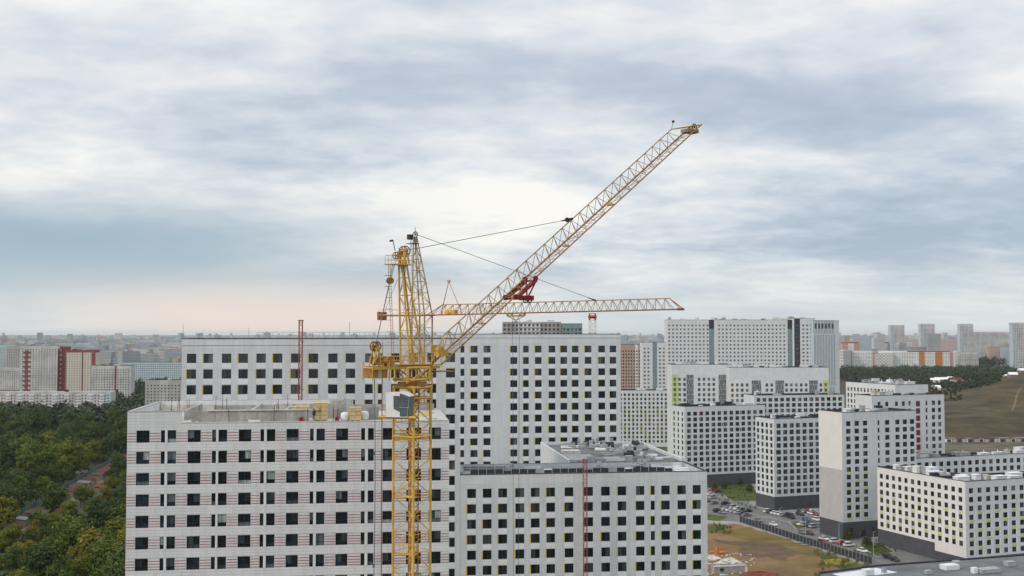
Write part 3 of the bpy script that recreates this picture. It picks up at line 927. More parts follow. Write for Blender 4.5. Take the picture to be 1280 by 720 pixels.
# low penthouse and sloped white slabs on that wing
MB().box((2.0, 18, Hw + .07), (6.0, 21, Hw + .8)).obj('roof_hatch_house', M_concrete_l, rootR)
sl = MB()
for (x0, y0, x1, y1, z0, z1) in ((0.6, 5, 7, 12, .15, .7), (9, 3, 14, 8, .1, .5)):
    sl = MB()
    sl.face([(x0, y0, Hw + z0), (x1, y0, Hw + z0), (x1, y1, Hw + z1), (x0, y1, Hw + z1)])
    sl.face([(x0, y0, Hw + .065), (x1, y0, Hw + .065), (x1, y0, Hw + z0), (x0, y0, Hw + z0)])
    sl.face([(x1, y0, Hw + .065), (x1, y1, Hw + .065), (x1, y1, Hw + z1), (x1, y0, Hw + z0)])
    sl.face([(x1, y1, Hw + .065), (x0, y1, Hw + .065), (x0, y1, Hw + z1), (x1, y1, Hw + z1)])
    sl.face([(x0, y1, Hw + .065), (x0, y0, Hw + .065), (x0, y0, Hw + z0), (x0, y1, Hw + z1)])
    sl.obj('sloped_insulation', M_rubble, rootR)
# strewn roof goods on D and its wing: each a thing
rn = random.Random(8)
def strewn(root_o, ph, x, y, z, kind, label, group):
    c, s = math.cos(ph), math.sin(ph)
    p = Vector((root_o[0] + x * c - y * s, root_o[1] + x * s + y * c, z))
    if kind == 'pipes':
        r = thing('pipe_bundle', label, 'pipes', p, ph + rn.uniform(-.5, .5), group)
        L = rn.uniform(3, 6)
        for k in range(5):
            MB().bar((-L / 2, (k % 3) * .34 + (.17 if k > 2 else 0), .17 + (.30 if k > 2 else 0)), (L / 2, (k % 3) * .34 + (.17 if k > 2 else 0), .17 + (.30 if k > 2 else 0)), .165, 8).obj('pipe', M_white_vent, r)
    elif kind == 'duct':
        b = MB().box((-1.6, -.45, .25), (1.6, .45, 1.05)).box((1.0, -.4, 1.05), (1.6, .4, 1.9))
        b.box((-1.3, -.3, 0), (-1.1, .3, .25)).box((1.0, -.3, 0), (1.2, .3, .25))
        b.obj('air_duct', rn.choice([M_steel, M_rubble]), None, loc=p, rz=ph + rn.choice((0, math.pi / 2)), label=label, cat='duct', group=group)
    elif kind == 'slab':
        r = thing('board_stack', label, 'boards', p, ph + rn.uniform(-.4, .4), group)
        w = rn.uniform(1.2, 2.6); d = rn.uniform(.9, 1.5)
        for k in range(rn.randint(3, 6)):
            MB().box((-w / 2 + rn.uniform(-.08, .08), -d / 2, k * .12), (w / 2, d / 2, k * .12 + .10)).obj('board', rn.choice([M_steel, M_concrete, M_rubble]), r)
    else:
        b = MB()
        for k in range(3):
            b.box((-.8 + k * .02, -.6, k * .42), (.8, .6 - k * .03, k * .42 + .40))
        b.obj('crate', rn.choice([M_dark, M_dark, M_steel]), None, loc=p, rz=ph + rn.uniform(-.6, .6), label=label, cat='crate', group=group)
labs = {'pipes': 'bundle of white pipes lying on the wing roof', 'duct': 'square air duct standing on the wing roof', 'slab': 'stack of pale boards on the wing roof', 'crate': 'small crate on the wing roof'}
for i in range(110):
    kd = rn.choice(['pipes', 'duct', 'slab', 'slab', 'crate', 'slab'])
    x, y = rn.uniform(3 if i % 2 else 10, armW - 2.5), rn.uniform(1.5, Lw - 3)
    if x < 10.5 and 3 < y < 27:
        continue
    strewn(OArm, PHI, x, y, Hw + .065, kd, labs[kd], 'building goods strewn on the wing roof')
labs2 = {'pipes': 'bundle of white pipes on the front block roof', 'duct': 'square air duct on the front block roof', 'slab': 'stack of pale boards on the front block roof', 'crate': 'small crate on the front block roof'}
for i in range(26):
    kd = rn.choice(['duct', 'slab', 'crate', 'pipes', 'slab'])
    x = rn.uniform(ux0 + 1, WD - 3) if i < 19 else rn.uniform(4, ux0)
    strewn(OD, PHI, x, rn.uniform(2, 14.5), zD_top - .9, kd, labs2[kd], 'building goods strewn on the front block roof')
# dark guard railing along D's roof edge
gr = thing('guard_railing', 'dark mesh guard railing along front edge of the lower white block roof', 'railing', (OD[0], OD[1], zD_top + .12), PHI)
uR1 = hD(841, 585)[0]
nseg = 26
for k in range(nseg + 1):
    x = .3 + (uR1 - .3) * k / nseg
    MB().bar((x, .2, 0), (x, .2, 1.9), .05, 4).obj('post', M_steel, gr)
for zz in (1.15, 1.85):
    MB().bar((.3, .2, zz), (uR1, .2, zz), .035, 4).obj('rail', M_steel, gr)
for k in range(nseg):
    x0 = .3 + (uR1 - .3) * k / nseg + .06; x1 = .3 + (uR1 - .3) * (k + 1) / nseg - .06
    MB().box((x0, .23, .03), (x1, .26, .85 if k % 5 else .6)).obj('kick_board', M_dark if k % 9 else M_steel, gr)
    mm = MB()
    for q in range(9):
        xx = x0 + (x1 - x0) * (q + .5) / 9; mm.bar((xx, .2, .85), (xx, .2, 1.85), .022, 4)
    mm.obj('mesh_infill', M_dark, gr)
MB().box((.4, 1.0, .05), (8.0, 2.6, 1.5)).obj('site_cabin_base', M_rubble, gr) if False else None
b = MB().box((0, 0, 0), (8.2, 2.2, 1.25)).box((-.1, -.1, 1.25), (8.3, 2.3, 1.4))
b.obj('roof_plant_box', M_rubble, None, loc=(OD[0] + 1.0 * c7 - 2.2 * s7, OD[1] + 1.0 * s7 + 2.2 * c7, zD_top - .9 + .9), rz=PHI, label='long grey plant box at left end of the guarded roof', cat='plant box')

# C: rear wing facing camera
pC = unp(569, 480, 291.0)
OC = (pC.x - 2.0, pC.y - .25)
hC = lambda px, py: hit(px, py, OC, PHI)
WC = hC(776, 480)[0]
zC_top = hC(680, 417.8)[1]
zC_t = hC(640, 432.2)[1]; zC_b = hC(640, 440.7)[1]
rowsC = [(zC_b - 3.0 * k, zC_t - 3.0 * k) for k in range(12)]
colC_px = [(574.8, 580.4), (588.2, 597), (604.4, 613.2), (638, 646.6), (654, 661), (668.8, 677), (685.8, 694.2), (700.6, 709), (715, 723.2), (731, 739.4), (748, 756.4), (762.2, 770.4)]
colC = [(hC(a, 480)[0], hC(b, 480)[0]) for a, b in colC_px]
rootC = tall_block('apartment_block', 'wide white block with ochre edged windows standing furthest back of the three', OC, WC, 16.0, zC_top, colC, rowsC, zC_t + .7, 9, lambda i, j: True, clutter=0)
MB().box((0, -.06, zC_top - 1.0), (WC, -.002, zC_top - .9)).obj('cornice', M_steel, rootC)

# ================================================================== cranes and hoists
def frame_axes(d):
    d = Vector(d).normalized()
    n = Vector((-d.y, d.x, 0))
    n = n.normalized() if n.length > 1e-6 else Vector((1, 0, 0))
    return d, n, d.cross(n) * -1 if d.cross(n).z < 0 else d.cross(n)
def lattice(p, q, secs, n, brace, rb, pairs=None, verticals=True, k_from=None):
    """zig-zag bracing between chords; secs: list of offset vectors. Returns chord end points."""
    p, q = Vector(p), Vector(q)
    m = len(secs)
    pairs = pairs or [(i, (i + 1) % m) for i in range(m)]
    P = [[p.lerp(q, k / n) + s for s in secs] for k in range(n + 1)]
    for k in range(n):
        for t, (i, j) in enumerate(pairs):
            if (k + t) % 2 == 0:
                brace.bar(P[k][i], P[k + 1][j], rb)
            else:
                brace.bar(P[k][j], P[k + 1][i], rb)
            if verticals:
                brace.bar(P[k + 1][i], P[k + 1][j], rb * .9)
    return [(P[0][i], P[n][i]) for i in range(m)]
def sheave(name, c, axis, r, th, m, parent, parts=True):
    b = MB(); c = Vector(c)
    ax = Vector(axis).normalized()
    a = ax.orthogonal().normalized(); bb = ax.cross(a)
    n = 16
    for i in range(n):
        t0, t1 = 2 * math.pi * i / n, 2 * math.pi * (i + 1) / n
        b.bar(c + (a * math.cos(t0) + bb * math.sin(t0)) * r, c + (a * math.cos(t1) + bb * math.sin(t1)) * r, th)
    for i in range(5):
        t = 2 * math.pi * i / 5
        b.bar(c, c + (a * math.cos(t) + bb * math.sin(t)) * r, th * .7)
    b.disc(c, ax, r * .22, th * 3, 8)
    return b.obj(name, m, parent)

# ---- near crane ---------------------------------------------------
Y1 = 135.0
B1 = unp(515, 560, Y1); base1 = Vector((B1.x, B1.y, 0))
cr1 = thing('tower_crane', 'near yellow tower crane with white cab and jib raised steeply to the right', 'crane', base1)
def L1(px, py, Y=Y1):                       # local point
    return unp(px, py, Y) - base1
S = 3.16; ang = R(35)
ex = Vector((math.cos(ang), -math.sin(ang), 0)); ey = Vector((math.sin(ang), math.cos(ang), 0))
sq = [(-ex - ey) * S / 2, (ex - ey) * S / 2, (ex + ey) * S / 2, (-ex + ey) * S / 2]
z_slew = L1(515, 482).z
br = MB()
nm = 34
ch = lattice((0, 0, .4), (0, 0, z_slew), sq, nm, br, .042)
for a, b in ch:
    MB().bar(a, b, .15, 6).obj('mast_chord', M_yel, cr1)
br.obj('mast_bracing', M_yel, cr1, kind='stuff')
MB().cbox((0, 0, .2), (6.5, 6.5, .4), rot=ang).obj('mast_footing', M_concrete, cr1)
# inner ladder shaft with landings
inn = MB()
sq2 = [v * .26 + ex * .25 for v in sq]
for a, b in lattice((0, 0, 12), (0, 0, z_slew), sq2, 52, inn, .035):
    inn.bar(a, b, .06)
inn.obj('ladder_shaft', M_yel_rust, cr1, kind='stuff')
zp = L1(515, 691).z
k = 0
while zp - 6.75 * 2 + 6.75 * k < z_slew - 1:
    zz = zp - 6.75 * 2 + 6.75 * k
    s_ = -1 if k % 2 else 1
    o = ex * (.35 * s_)
    lb = MB()
    w = .42
    lb.face([tuple(v * .93 + Vector((0, 0, zz))) for v in (sq[0], sq[1], sq[2] * .2 + sq[1] * .8, sq[3] * .35 + sq[0] * .65)])
    lb.face([tuple(v * .93 + Vector((0, 0, zz + .12))) for v in (sq[0], sq[1], sq[2] * .2 + sq[1] * .8, sq[3] * .35 + sq[0] * .65)])
    pts = [v * .93 for v in (sq[0], sq[1], sq[2] * .2 + sq[1] * .8, sq[3] * .35 + sq[0] * .65)]
    for a, b in zip(pts, pts[1:] + pts[:1]):
        lb.bar(a + Vector((0, 0, zz + .06)), b + Vector((0, 0, zz + .06)), .07)
    lb.obj('landing', M_yel, cr1)
    rb_ = MB()
    for a, b in zip(pts, pts[1:]):
        rb_.bar(a + Vector((0, 0, zz + 1.1)), b + Vector((0, 0, zz + 1.1)), .04)
        for t in (0, .5, 1):
            q = a.lerp(b, t); rb_.bar(q + Vector((0, 0, zz)), q + Vector((0, 0, zz + 1.1)), .035)
    rb_.obj('landing_rail', M_yel, cr1)
    k += 1
# climbing frame under the slewing ring: heavier girts
for py, th in ((484, .17), (474, .15), (497, .13), (545, .16)):
    z = L1(515, py).z; gb = MB()
    for i in range(4):
        a, b = sq[i] * 1.02, sq[(i + 1) % 4] * 1.02
        gb.bar(a + Vector((0, 0, z)), b + Vector((0, 0, z)), th)
    gb.obj('mast_girt', M_yel, cr1)
# slewing ring
MB().disc((0, 0, z_slew + .2), (0, 0, 1), 1.75, .5, 22).obj('slewing_ring', M_yel_rust, cr1)
AZ = R(35)
jd = Vector((math.cos(AZ), math.sin(AZ), 0)); jn = Vector((-math.sin(AZ), math.cos(AZ), 0))
z_deck = L1(515, 459).z
# turret frame between ring and deck
tf = MB()
half = 1.5
tq = [(-jd - jn) * half, (jd - jn) * half, (jd + jn) * half, (-jd + jn) * half]
for a, b in lattice((0, 0, z_slew + .4), (0, 0, z_deck), tq, 1, tf, .1):
    tf.bar(a, b, .16)
for i in range(4):
    a, b = tq[i], tq[(i + 1) % 4]
    tf.bar(a + Vector((0, 0, z_slew + .45)), b + Vector((0, 0, z_deck)), .08)
tf.obj('turret_frame', M_yel, cr1, kind='stuff')
# deck girders reaching back to the counterweight (left) and forward to the jib foot
cwA = L1(452, 460); cw_len = abs(cwA.x) / math.cos(AZ) * .98 - 1.3
back = -jd
for s_ in (-1, 1):
    a = jd * 3.2 + jn * s_ * 1.15 + Vector((0, 0, z_deck)); b = back * cw_len + jn * s_ * .95 + Vector((0, 0, z_deck))
    g_ = MB(); d = (a - b); g_.cbox((a + b) / 2, (d.length, .24, .36), rot=AZ); g_.obj('deck_girder', M_yel, cr1)
dk = MB()
for t in (.0, .2, .4, .6, .8, 1.0):
    p = (jd * 3.2).lerp(back * cw_len, t) + Vector((0, 0, z_deck))
    dk.bar(p - jn * 1.1, p + jn * 1.1, .09)
dk.obj('deck_cross_members', M_yel, cr1, kind='stuff')
MB().cbox(tuple(jd * .3 + Vector((0, 0, z_deck + .3))), (5.6, 2.6, .08), rot=AZ).obj('deck_plate', M_yel_rust, cr1)
# walkway rails on the deck
wr = MB()
for s_ in (-1.35, 1.35):
    prev = None
    for t in range(9):
        p = back * (cw_len * (t - 2.5) / 6.5) + jn * s_ + Vector((0, 0, z_deck + .3))
        wr.bar(p, p + Vector((0, 0, 1.05)), .028)
        if prev is not None:
            wr.bar(prev + Vector((0, 0, 1.05)), p + Vector((0, 0, 1.05)), .03); wr.bar(prev + Vector((0, 0, .55)), p + Vector((0, 0, .55)), .022)
        prev = p
wr.obj('deck_railing', M_yel, cr1)
# forward platform beneath the jib foot
MB().cbox(tuple(jd * 4.0 + Vector((0, 0, z_deck - .55))), (2.6, 2.4, .12), rot=AZ).obj('jib_foot_platform', M_yel_rust, cr1)
# counterweight blocks
for i, (o, w) in enumerate(((cw_len - .35, .62), (cw_len - 1.05, .62), (cw_len - 1.75, .62))):
    c = back * o + Vector((0, 0, z_deck - .55))
    MB().cbox(tuple(c), (w, 2.1, 1.25), rot=AZ).obj('counterweight_block', M_yel_rust if i != 1 else M_och, cr1)
cf = MB()
for sx in (cw_len, cw_len - 2.2):
    for sy in (-1.22, 1.22):
        p = back * sx + jn * sy + Vector((0, 0, z_deck - 1.4)); cf.bar(p, p + Vector((0, 0, 2.2)), .07)
cf.obj('counterweight_frame', M_yel, cr1)
# head tower: two bright legs front, sheave head, platform
apex = L1(503, 314)
hz = apex.z - 1.1
legs = []
for (sd, sn) in ((-.95, -1.15), (.95, -1.15), (.95, 1.15), (-.95, 1.15)):
    a = jd * sd + jn * sn + Vector((0, 0, z_deck + .2)); b = Vector((apex.x, apex.y, hz)) + jd * sd * .30 + jn * sn * .32
    legs.append((a, b)); MB().bar(a, b, .135, 6, 0, .11).obj('head_tower_leg', M_yel, cr1)
hb2 = MB()
NH = 6
for k in range(NH):
    for i in range(4):
        j = (i + 1) % 4
        a0, a1 = legs[i][0].lerp(legs[i][1], k / NH), legs[i][0].lerp(legs[i][1], (k + 1) / NH)
        b0, b1 = legs[j][0].lerp(legs[j][1], k / NH), legs[j][0].lerp(legs[j][1], (k + 1) / NH)
        hb2.bar(a0, b1, .04) if (k + i) % 2 else hb2.bar(b0, a1, .04)
        hb2.bar(a1, b1, .045)
hb2.obj('head_tower_bracing', M_yel, cr1, kind='stuff')
hp = Vector((apex.x, apex.y, L1(503, 331).z))
MB().cbox(tuple(hp + back * .5), (2.9, 1.7, .1), rot=AZ).obj('head_platform', M_yel, cr1)
hr = MB()
cs = [hp + back * .5 + jd * sx * 1.42 + jn * sy * .82 for sx, sy in ((-1, -1), (1, -1), (1, 1), (-1, 1))]
for a, b in zip(cs, cs[1:] + cs[:1]):
    for h_ in (.55, 1.1):
        hr.bar(a + Vector((0, 0, h_)), b + Vector((0, 0, h_)), .025)
    for t in (0, .5):
        q = a.lerp(b, t); hr.bar(q, q + Vector((0, 0, 1.1)), .03)
hr.obj('head_railing', M_yel, cr1)
for s_ in (-.28, .28):
    sheave('head_sheave', apex + jd * .28 + jn * s_, jn, .62, .07, M_yel_rust, cr1)
    sheave('head_sheave', apex - jd * .75 + jn * s_ + Vector((0, 0, -.55)), jn, .42, .06, M_yel_rust, cr1)
for s_ in (-.5, .5):
    MB().bar(hp + jn * s_, apex + jn * s_ + Vector((0, 0, .3)), .16).bar(hp + jn * s_ + jd * .7, apex + jn * s_ + jd * .3, .1).obj('sheave_cheek', M_yel, cr1)
MB().bar(apex + back * 1.0, apex + back * 1.3 + Vector((0, 0, 1.25)), .05).bar(apex + back * 1.3 + Vector((0, 0, 1.25)), apex + back * 1.75 + Vector((0, 0, 1.15)), .12).obj('anemometer', M_dark, cr1)
# luffing tackle from head down to the counter jib
tk_t = L1(489.5, 351, Y1 - 2); tk_b = L1(465, 433, Y1 - 4.2)
bx_ = back * (cw_len - 1.0)
tk_b = Vector((bx_.x, bx_.y, tk_b.z)); 
tt = Vector((apex.x, apex.y, hp.z)) + back * 1.2
tk_t = tt.lerp(tk_b, .20)
for s_ in (-.3, 0, .3):
    MB().bar(tt + jn * s_, tk_t + jn * s_ * .6, .03).obj('tackle_rope', M_rope, cr1)
for k in range(6):
    s_ = (k - 2.5) * .34
    MB().bar(tk_t + jn * s_ * .5 + jd * s_ * .2, tk_b + jn * s_ + jd * s_ * .5, .02).obj('tackle_rope', M_rope, cr1)
MB().cbox(tuple(tk_t), (.4, .7, .35), rot=AZ).disc(tk_t + jn * .25, jn, .38, .12, 12).disc(tk_t - jn * .25, jn, .38, .12, 12).obj('tackle_block', M_yel_rust, cr1)
sheave('tackle_sheave', tk_b + jn * .3, jn, .55, .09, M_yel_rust, cr1)
sheave('tackle_sheave', tk_b - jn * .3, jn, .55, .09, M_yel_rust, cr1)
ws = MB()
for s_ in (-.5, .5):
    ws.bar(tk_b + jn * s_, bx_ + jd * .8 + jn * s_ + Vector((0, 0, z_deck + .2)), .12).bar(tk_b + jn * s_, bx_ - jd * .6 + jn * s_ + Vector((0, 0, z_deck + .2)), .08)
ws.obj('tackle_stand', M_yel, cr1)
# winch drums on the deck
for t, r in ((.55, .45), (.8, .38)):
    c = back * (cw_len * t) + Vector((0, 0, z_deck + .75))
    wb = MB(); wb.disc(c, jn, r, 1.2, 14); wb.disc(c + jn * .65, jn, r * 1.3, .07, 14); wb.disc(c - jn * .65, jn, r * 1.3, .07, 14)
    wb.cbox(tuple(c + jn * 1.0), (.6, .5, .6), rot=AZ)
    wb.obj('winch', M_yel_rust, cr1)
# access ladder behind the head tower
ld = MB()
la = Vector((apex.x, apex.y, hp.z)) + back * 1.8; lbm = back * 2.6 + Vector((0, 0, z_deck + .3))
for s_ in (-.25, .25):
    ld.bar(la + jn * s_, lbm + jn * s_, .03)
for k in range(36):
    p = la.lerp(lbm, k / 36); ld.bar(p - jn * .25, p + jn * .25, .022)
for k in range(9):
    p = la.lerp(lbm, k / 9); q = p + back * .65
    ld.bar(p - jn * .33, q - jn * .2, .022).bar(q - jn * .2, q + jn * .2, .022).bar(q + jn * .2, p + jn * .33, .022)
ld.obj('ladder', M_yel_rust, cr1)
# cab on its bracket
cb_c = L1(501.5, 505.5, Y1 - 3.0)
cab = MB()
fw = Vector((math.cos(R(-16)), math.sin(R(-16)), 0)); sd_ = Vector((-fw.y, fw.x, 0))
def cpt(a, b_, c_): return cb_c + fw * a + sd_ * b_ + Vector((0, 0, c_))
prof = [(-1.55, -1.45), (-1.62, 1.4), (.55, 1.52), (1.35, 1.0), (1.05, -1.45)]     # side outline (forward, up)
for s_ in (-1, 1):
    pts = [cpt(a, s_ * .85, z) for a, z in prof]
    cab.face(pts if s_ < 0 else pts[::-1])
for (a0, z0), (a1, z1) in zip(prof, prof[1:] + prof[:1]):
    cab.face([cpt(a0, -.85, z0), cpt(a0, .85, z0), cpt(a1, .85, z1), cpt(a1, -.85, z1)])
cabo = cab.obj('cab', mat('cab_white', (0.74, 0.73, 0.72), 0.5, 0.08, 1.0), cr1)
M_cabglass = mat('cab_glass', (0.10, 0.125, 0.13), 0.06, 0.3, 0.8, spec=0.6)
def cab_pane(p4, name='cab_window'):
    b = MB(); n = (p4[1] - p4[0]).cross(p4[2] - p4[0]).normalized()
    b.face([p + n * .02 for p in p4]); b.face([p - n * .02 for p in p4][::-1])
    for i in range(4):
        j = (i + 1) % 4
        b.bar(p4[i], p4[j], .035, 4, 1)
    b.obj(name, [M_cabglass, M_dark], cabo)
y_ = -.885
cab_pane([cpt(-.55, y_, -.45), cpt(.10, y_, -.75), cpt(.10, y_, 1.0), cpt(-.60, y_, 1.0)])
cab_pane([cpt(.22, y_, -1.3), cpt(1.0, y_, -1.3), cpt(1.12, y_, -.35), cpt(.22, y_, -.35)])
cab_pane([cpt(.22, y_, -.22), cpt(1.13, y_, -.22), cpt(1.28, y_, .95), cpt(.22, y_, 1.3)])
cab_pane([cpt(1.09, -.72, -1.3), cpt(1.09, .72, -1.3), cpt(1.22, .72, -.1), cpt(1.22, -.72, -.1)])
cab_pane([cpt(1.24, -.72, .0), cpt(1.24, .72, .0), cpt(1.37, .72, .95), cpt(1.37, -.72, .95)])
bkt = MB()
bz = cb_c.z - 1.5
for s_ in (-.6, .6):
    a = cpt(-2.6, s_, -1.5); b = cpt(2.0, s_, -1.5)
    bkt.bar(a, b, .16)
bkt.bar(cpt(-2.6, -.6, -1.5), cpt(-2.6, .6, -1.5), .12).bar(cpt(2.0, -.6, -1.5), Vector((sq[0].x, sq[0].y, bz)), .12).bar(cpt(1.2, .6, -1.5), Vector((0, -.8, bz)), .14)
bkt.bar(cpt(0.3, .6, 1.5), Vector((0, 0, z_slew)), .1).bar(cpt(-1.0, .6, 1.4), tuple(sq[0] + Vector((0, 0, z_slew))), .09)
bkt.obj('cab_bracket', M_yel, cr1)
# jib
foot = jd * 3.3 + Vector((0, 0, z_deck + .25))
Dt = 134.0
for _ in range(30):
    tipw = unp(870, 157, Dt)
    loc_ = tipw - base1
    want = (loc_.x) * math.tan(AZ) + base1.y
    Dt = Dt + .6 * (want - Dt)
tip = unp(870, 157, Dt) - base1
jl = (tip - foot); jlen = jl.length; jdir = jl.normalized()
jup = jn.cross(jdir); jup = jup if jup.z > 0 else -jup
wj, hj = 2.3, 2.15
lowL = jn * wj / 2; lowR = -jn * wj / 2; top_o = jup * hj
nj = 26
jb = MB()
P0, P1 = foot + jdir * 1.2, tip
lattice(P0, P1, [lowL, lowR], nj, jb, .036, pairs=[(0, 1)])
fa, fb = .035, .918
for k in range(nj):
    t0, t1 = k / nj, (k + 1) / nj
    tm = fa + (fb - fa) * ((k + .5) / nj)
    apx = P0.lerp(P1, tm) + top_o
    for s_ in (lowL, lowR):
        a = P0.lerp(P1, fa * .4 + (fb + .01 - fa * .4) * (k / nj)) + s_; b = P0.lerp(P1, fa * .4 + (fb + .01 - fa * .4) * ((k + 1) / nj)) + s_
        jb.bar(a, apx, .038).bar(b, apx, .038)
jb.obj('jib_bracing', M_och, cr1, kind='stuff')
MB().bar(foot + lowL, tip + lowL, .125, 6).obj('jib_chord', M_yel_rust, cr1)
MB().bar(foot + lowR, tip + lowR, .095, 6).obj('jib_chord', M_yel_rust, cr1)
ta, tb = P0.lerp(P1, fa) + top_o, P0.lerp(P1, fb) + top_o
MB().bar(ta, tb, .08, 6).obj('jib_chord', M_och, cr1)
je = MB()
for s_ in (lowL, lowR):
    je.bar(ta, foot + s_, .09).bar(tb, tip + s_, .08)
je.bar(tip + lowL, tip + lowR, .14)
je.obj('jib_end_frame', M_yel, cr1)
MB().cbox(tuple(tip - jdir * 1.6), (2.2, 1.5, .5), rot=AZ).obj('jib_tip_winch', M_och, cr1)
sheave('jib_tip_sheave', tip - jdir * .4, jn, .45, .08, M_dark, cr1)
MB().bar(tb, tb + Vector((.25, 0, 1.0)), .035).cbox(tuple(tb + Vector((.25, 0, 1.1))), (.35, .2, .3)).obj('tip_lamp', M_dark, cr1)
# small service cradles hung on the jib
for t in (.13, .44, .62):
    p = P0.lerp(P1, t) + lowR * .2
    MB().cbox(tuple(p), (.7, 1.1, .18), rot=AZ).bar(p, p + jup * .9, .06).obj('jib_step', M_yel, cr1)
# jib foot machine
mb = MB(); fc = foot + jdir * 1.4 + jup * .6
mb.cbox(tuple(fc), (1.3, 1.3, .6), rot=AZ); mb.disc(fc + jup * .55, jn, .32, 1.2, 14); mb.disc(fc + jup * .55 - jn * .62, jn, .48, .07, 14); mb.disc(fc + jup * .55 + jn * .62, jn, .48, .07, 14); mb.cbox(tuple(fc + jup * .8 + jn * .9), (.7, .4, .8), rot=AZ)
mb.obj('jib_winch', M_yel, cr1)
# pendant to the jib
pj = None
best = 1e9
for k in range(200):
    t = k / 200; w = P0.lerp(P1, t) + top_o + base1
    rel = w - Vector((0, 0, CAMZ)); depth = rel.y * CP + rel.z * SP
    sx = 640 + F * rel.x / depth
    if abs(sx - 716) < best:
        best = abs(sx - 716); pj = w - base1; tpj = t
for s_ in (-.25, .25):
    MB().bar(apex + jn * s_, pj + jn * s_ * .4, .034, 4).obj('pendant_rope', M_rope, cr1)
pe = (apex - pj).normalized()
MB().bar(pj, pj + pe * 1.9, .2, 6, 0, .08).disc(pj + pe * .9, jn, .32, .2, 10).obj('pendant_socket', M_dark, cr1)
# crimson trolley below the jib
tt_ = None; best = 1e9
for k in range(300):
    t = k / 300; w = P0.lerp(P1, t) + base1
    rel = w - Vector((0, 0, CAMZ)); sx = 640 + F * rel.x / (rel.y * CP + rel.z * SP)
    if abs(sx - 650) < best:
        best = abs(sx - 650); tt_ = t
tc_ = P0.lerp(P1, tt_) - jup * .35
trl = MB()
for s_ in (-1.15, 1.15):
    a = tc_ - jdir * 2.0 + jn * s_; b = tc_ + jdir * 2.0 + jn * s_
    trl.bar(a, b, .22)
    for q in (a, b):
        trl.disc(q + jup * .25, jn, .36, .22, 10)
    trl.bar(a, tc_ - jup * 1.5, .1).bar(b, tc_ - jup * 1.5, .1)
for t in (-1.9, 0, 1.9):
    trl.bar(tc_ + jdir * t - jn * 1.15, tc_ + jdir * t + jn * 1.15, .13)
trl.cbox(tuple(tc_ - jup * 1.35), (1.3, 1.5, .6), rot=AZ)
trl.obj('trolley', M_crimson, cr1)
for s_ in (-.4, .4):
    sheave('trolley_sheave', tc_ - jup * 1.6 + jn * s_, jn, .42, .07, M_dark, cr1)
MB().bar(P0 + jup * .15, tc_ + jup * .2, .03).bar(tc_ + jup * .2, tip + jup * .2, .03).obj('trolley_rope', M_rope, cr1)
# power cable hanging from counterweight, and hoist rope in front of the tower
ca = back * (cw_len - .9) + Vector((0, 0, z_deck - 1.3)); cbm = Vector((ca.x, ca.y, 3.0))
cab_ = MB(); prevp = ca
for k in range(1, 25):
    t = k / 24; p = ca.lerp(cbm, t) + Vector((math.sin(t * 9) * .12, 0, 0)); cab_.bar(prevp, p, .045); prevp = p
for t in (.12, .3, .47, .66):
    cab_.cbox(tuple(ca.lerp(cbm, t)), (.22, .22, .45))
cab_.obj('power_cable', M_rope, cr1)
a = back * 4.1 + Vector((0, 0, z_deck - .3))
MB().bar(a, Vector((a.x, a.y, 2)), .05).obj('guide_rope', M_brick_red, cr1)
a = back * 3.9 + jn * .3 + Vector((0, 0, z_deck + 10.0))
MB().bar(Vector((a.x, a.y, z_deck + 3)), Vector((a.x, a.y, 2)), .03).obj('guide_rope', M_rope, cr1)

# ---- rear crane ----------------------------------------------------
Y2 = 198.0
B2 = unp(527.5, 420, Y2); base2 = Vector((B2.x, B2.y, 0))
cr2 = thing('tower_crane', 'rear ochre tower crane with level jib passing behind the raised jib', 'crane', base2)
def L2(px, py, Y=Y2): return unp(px, py, Y) - base2
tipz = unp(853, 386.5, 176.0) - base2
az2 = math.atan2(tipz.y, tipz.x)
kd_, kn = Vector((math.cos(az2), math.sin(az2), 0)), Vector((-math.sin(az2), math.cos(az2), 0))
z2 = L2(527, 394).z
hw = 1.3
q2 = [(-kd_ - kn) * hw, (kd_ - kn) * hw, (kd_ + kn) * hw, (-kd_ + kn) * hw]
br = MB()
for a, b in lattice((0, 0, .3), (0, 0, z2), q2, 38, br, .055):
    MB().bar(a, b, .14, 6).obj('mast_chord', M_och, cr2)
br.obj('mast_bracing', M_och, cr2, kind='stuff')
MB().cbox((0, 0, .2), (6, 6, .4), rot=az2).obj('mast_footing', M_concrete, cr2)
pk = L2(519, 296)
h2 = MB(); l2 = []
for i, q in enumerate(q2):
    a = q + Vector((0, 0, z2)); b = Vector((pk.x, pk.y, pk.z)) + q * .16
    l2.append((a, b)); MB().bar(a, b, .13, 6, 0, .1).obj('head_tower_leg', M_och, cr2)
for k in range(7):
    for i in range(4):
        j = (i + 1) % 4
        a0, a1 = l2[i][0].lerp(l2[i][1], k / 7), l2[i][0].lerp(l2[i][1], (k + 1) / 7)
        b0, b1 = l2[j][0].lerp(l2[j][1], k / 7), l2[j][0].lerp(l2[j][1], (k + 1) / 7)
        h2.bar(a0, b1, .05) if (k + i) % 2 else h2.bar(b0, a1, .05)
        h2.bar(a1, b1, .045)
h2.obj('head_tower_bracing', M_och, cr2, kind='stuff')
sheave('head_sheave', pk + Vector((0, 0, .4)), kn, .5, .08, M_dark, cr2)
MB().cbox(tuple(pk - kd_ * .5 + Vector((0, 0, -1.2))), (2.0, 1.4, .1), rot=az2).cbox(tuple(pk - kd_ * 1.1 + Vector((0, 0, .0))), (.7, .9, .9), rot=az2).bar(pk + Vector((0, 0, .5)), pk + Vector((0, 0, 1.7)), .05).obj('head_platform', M_dark, cr2)
ld = MB()
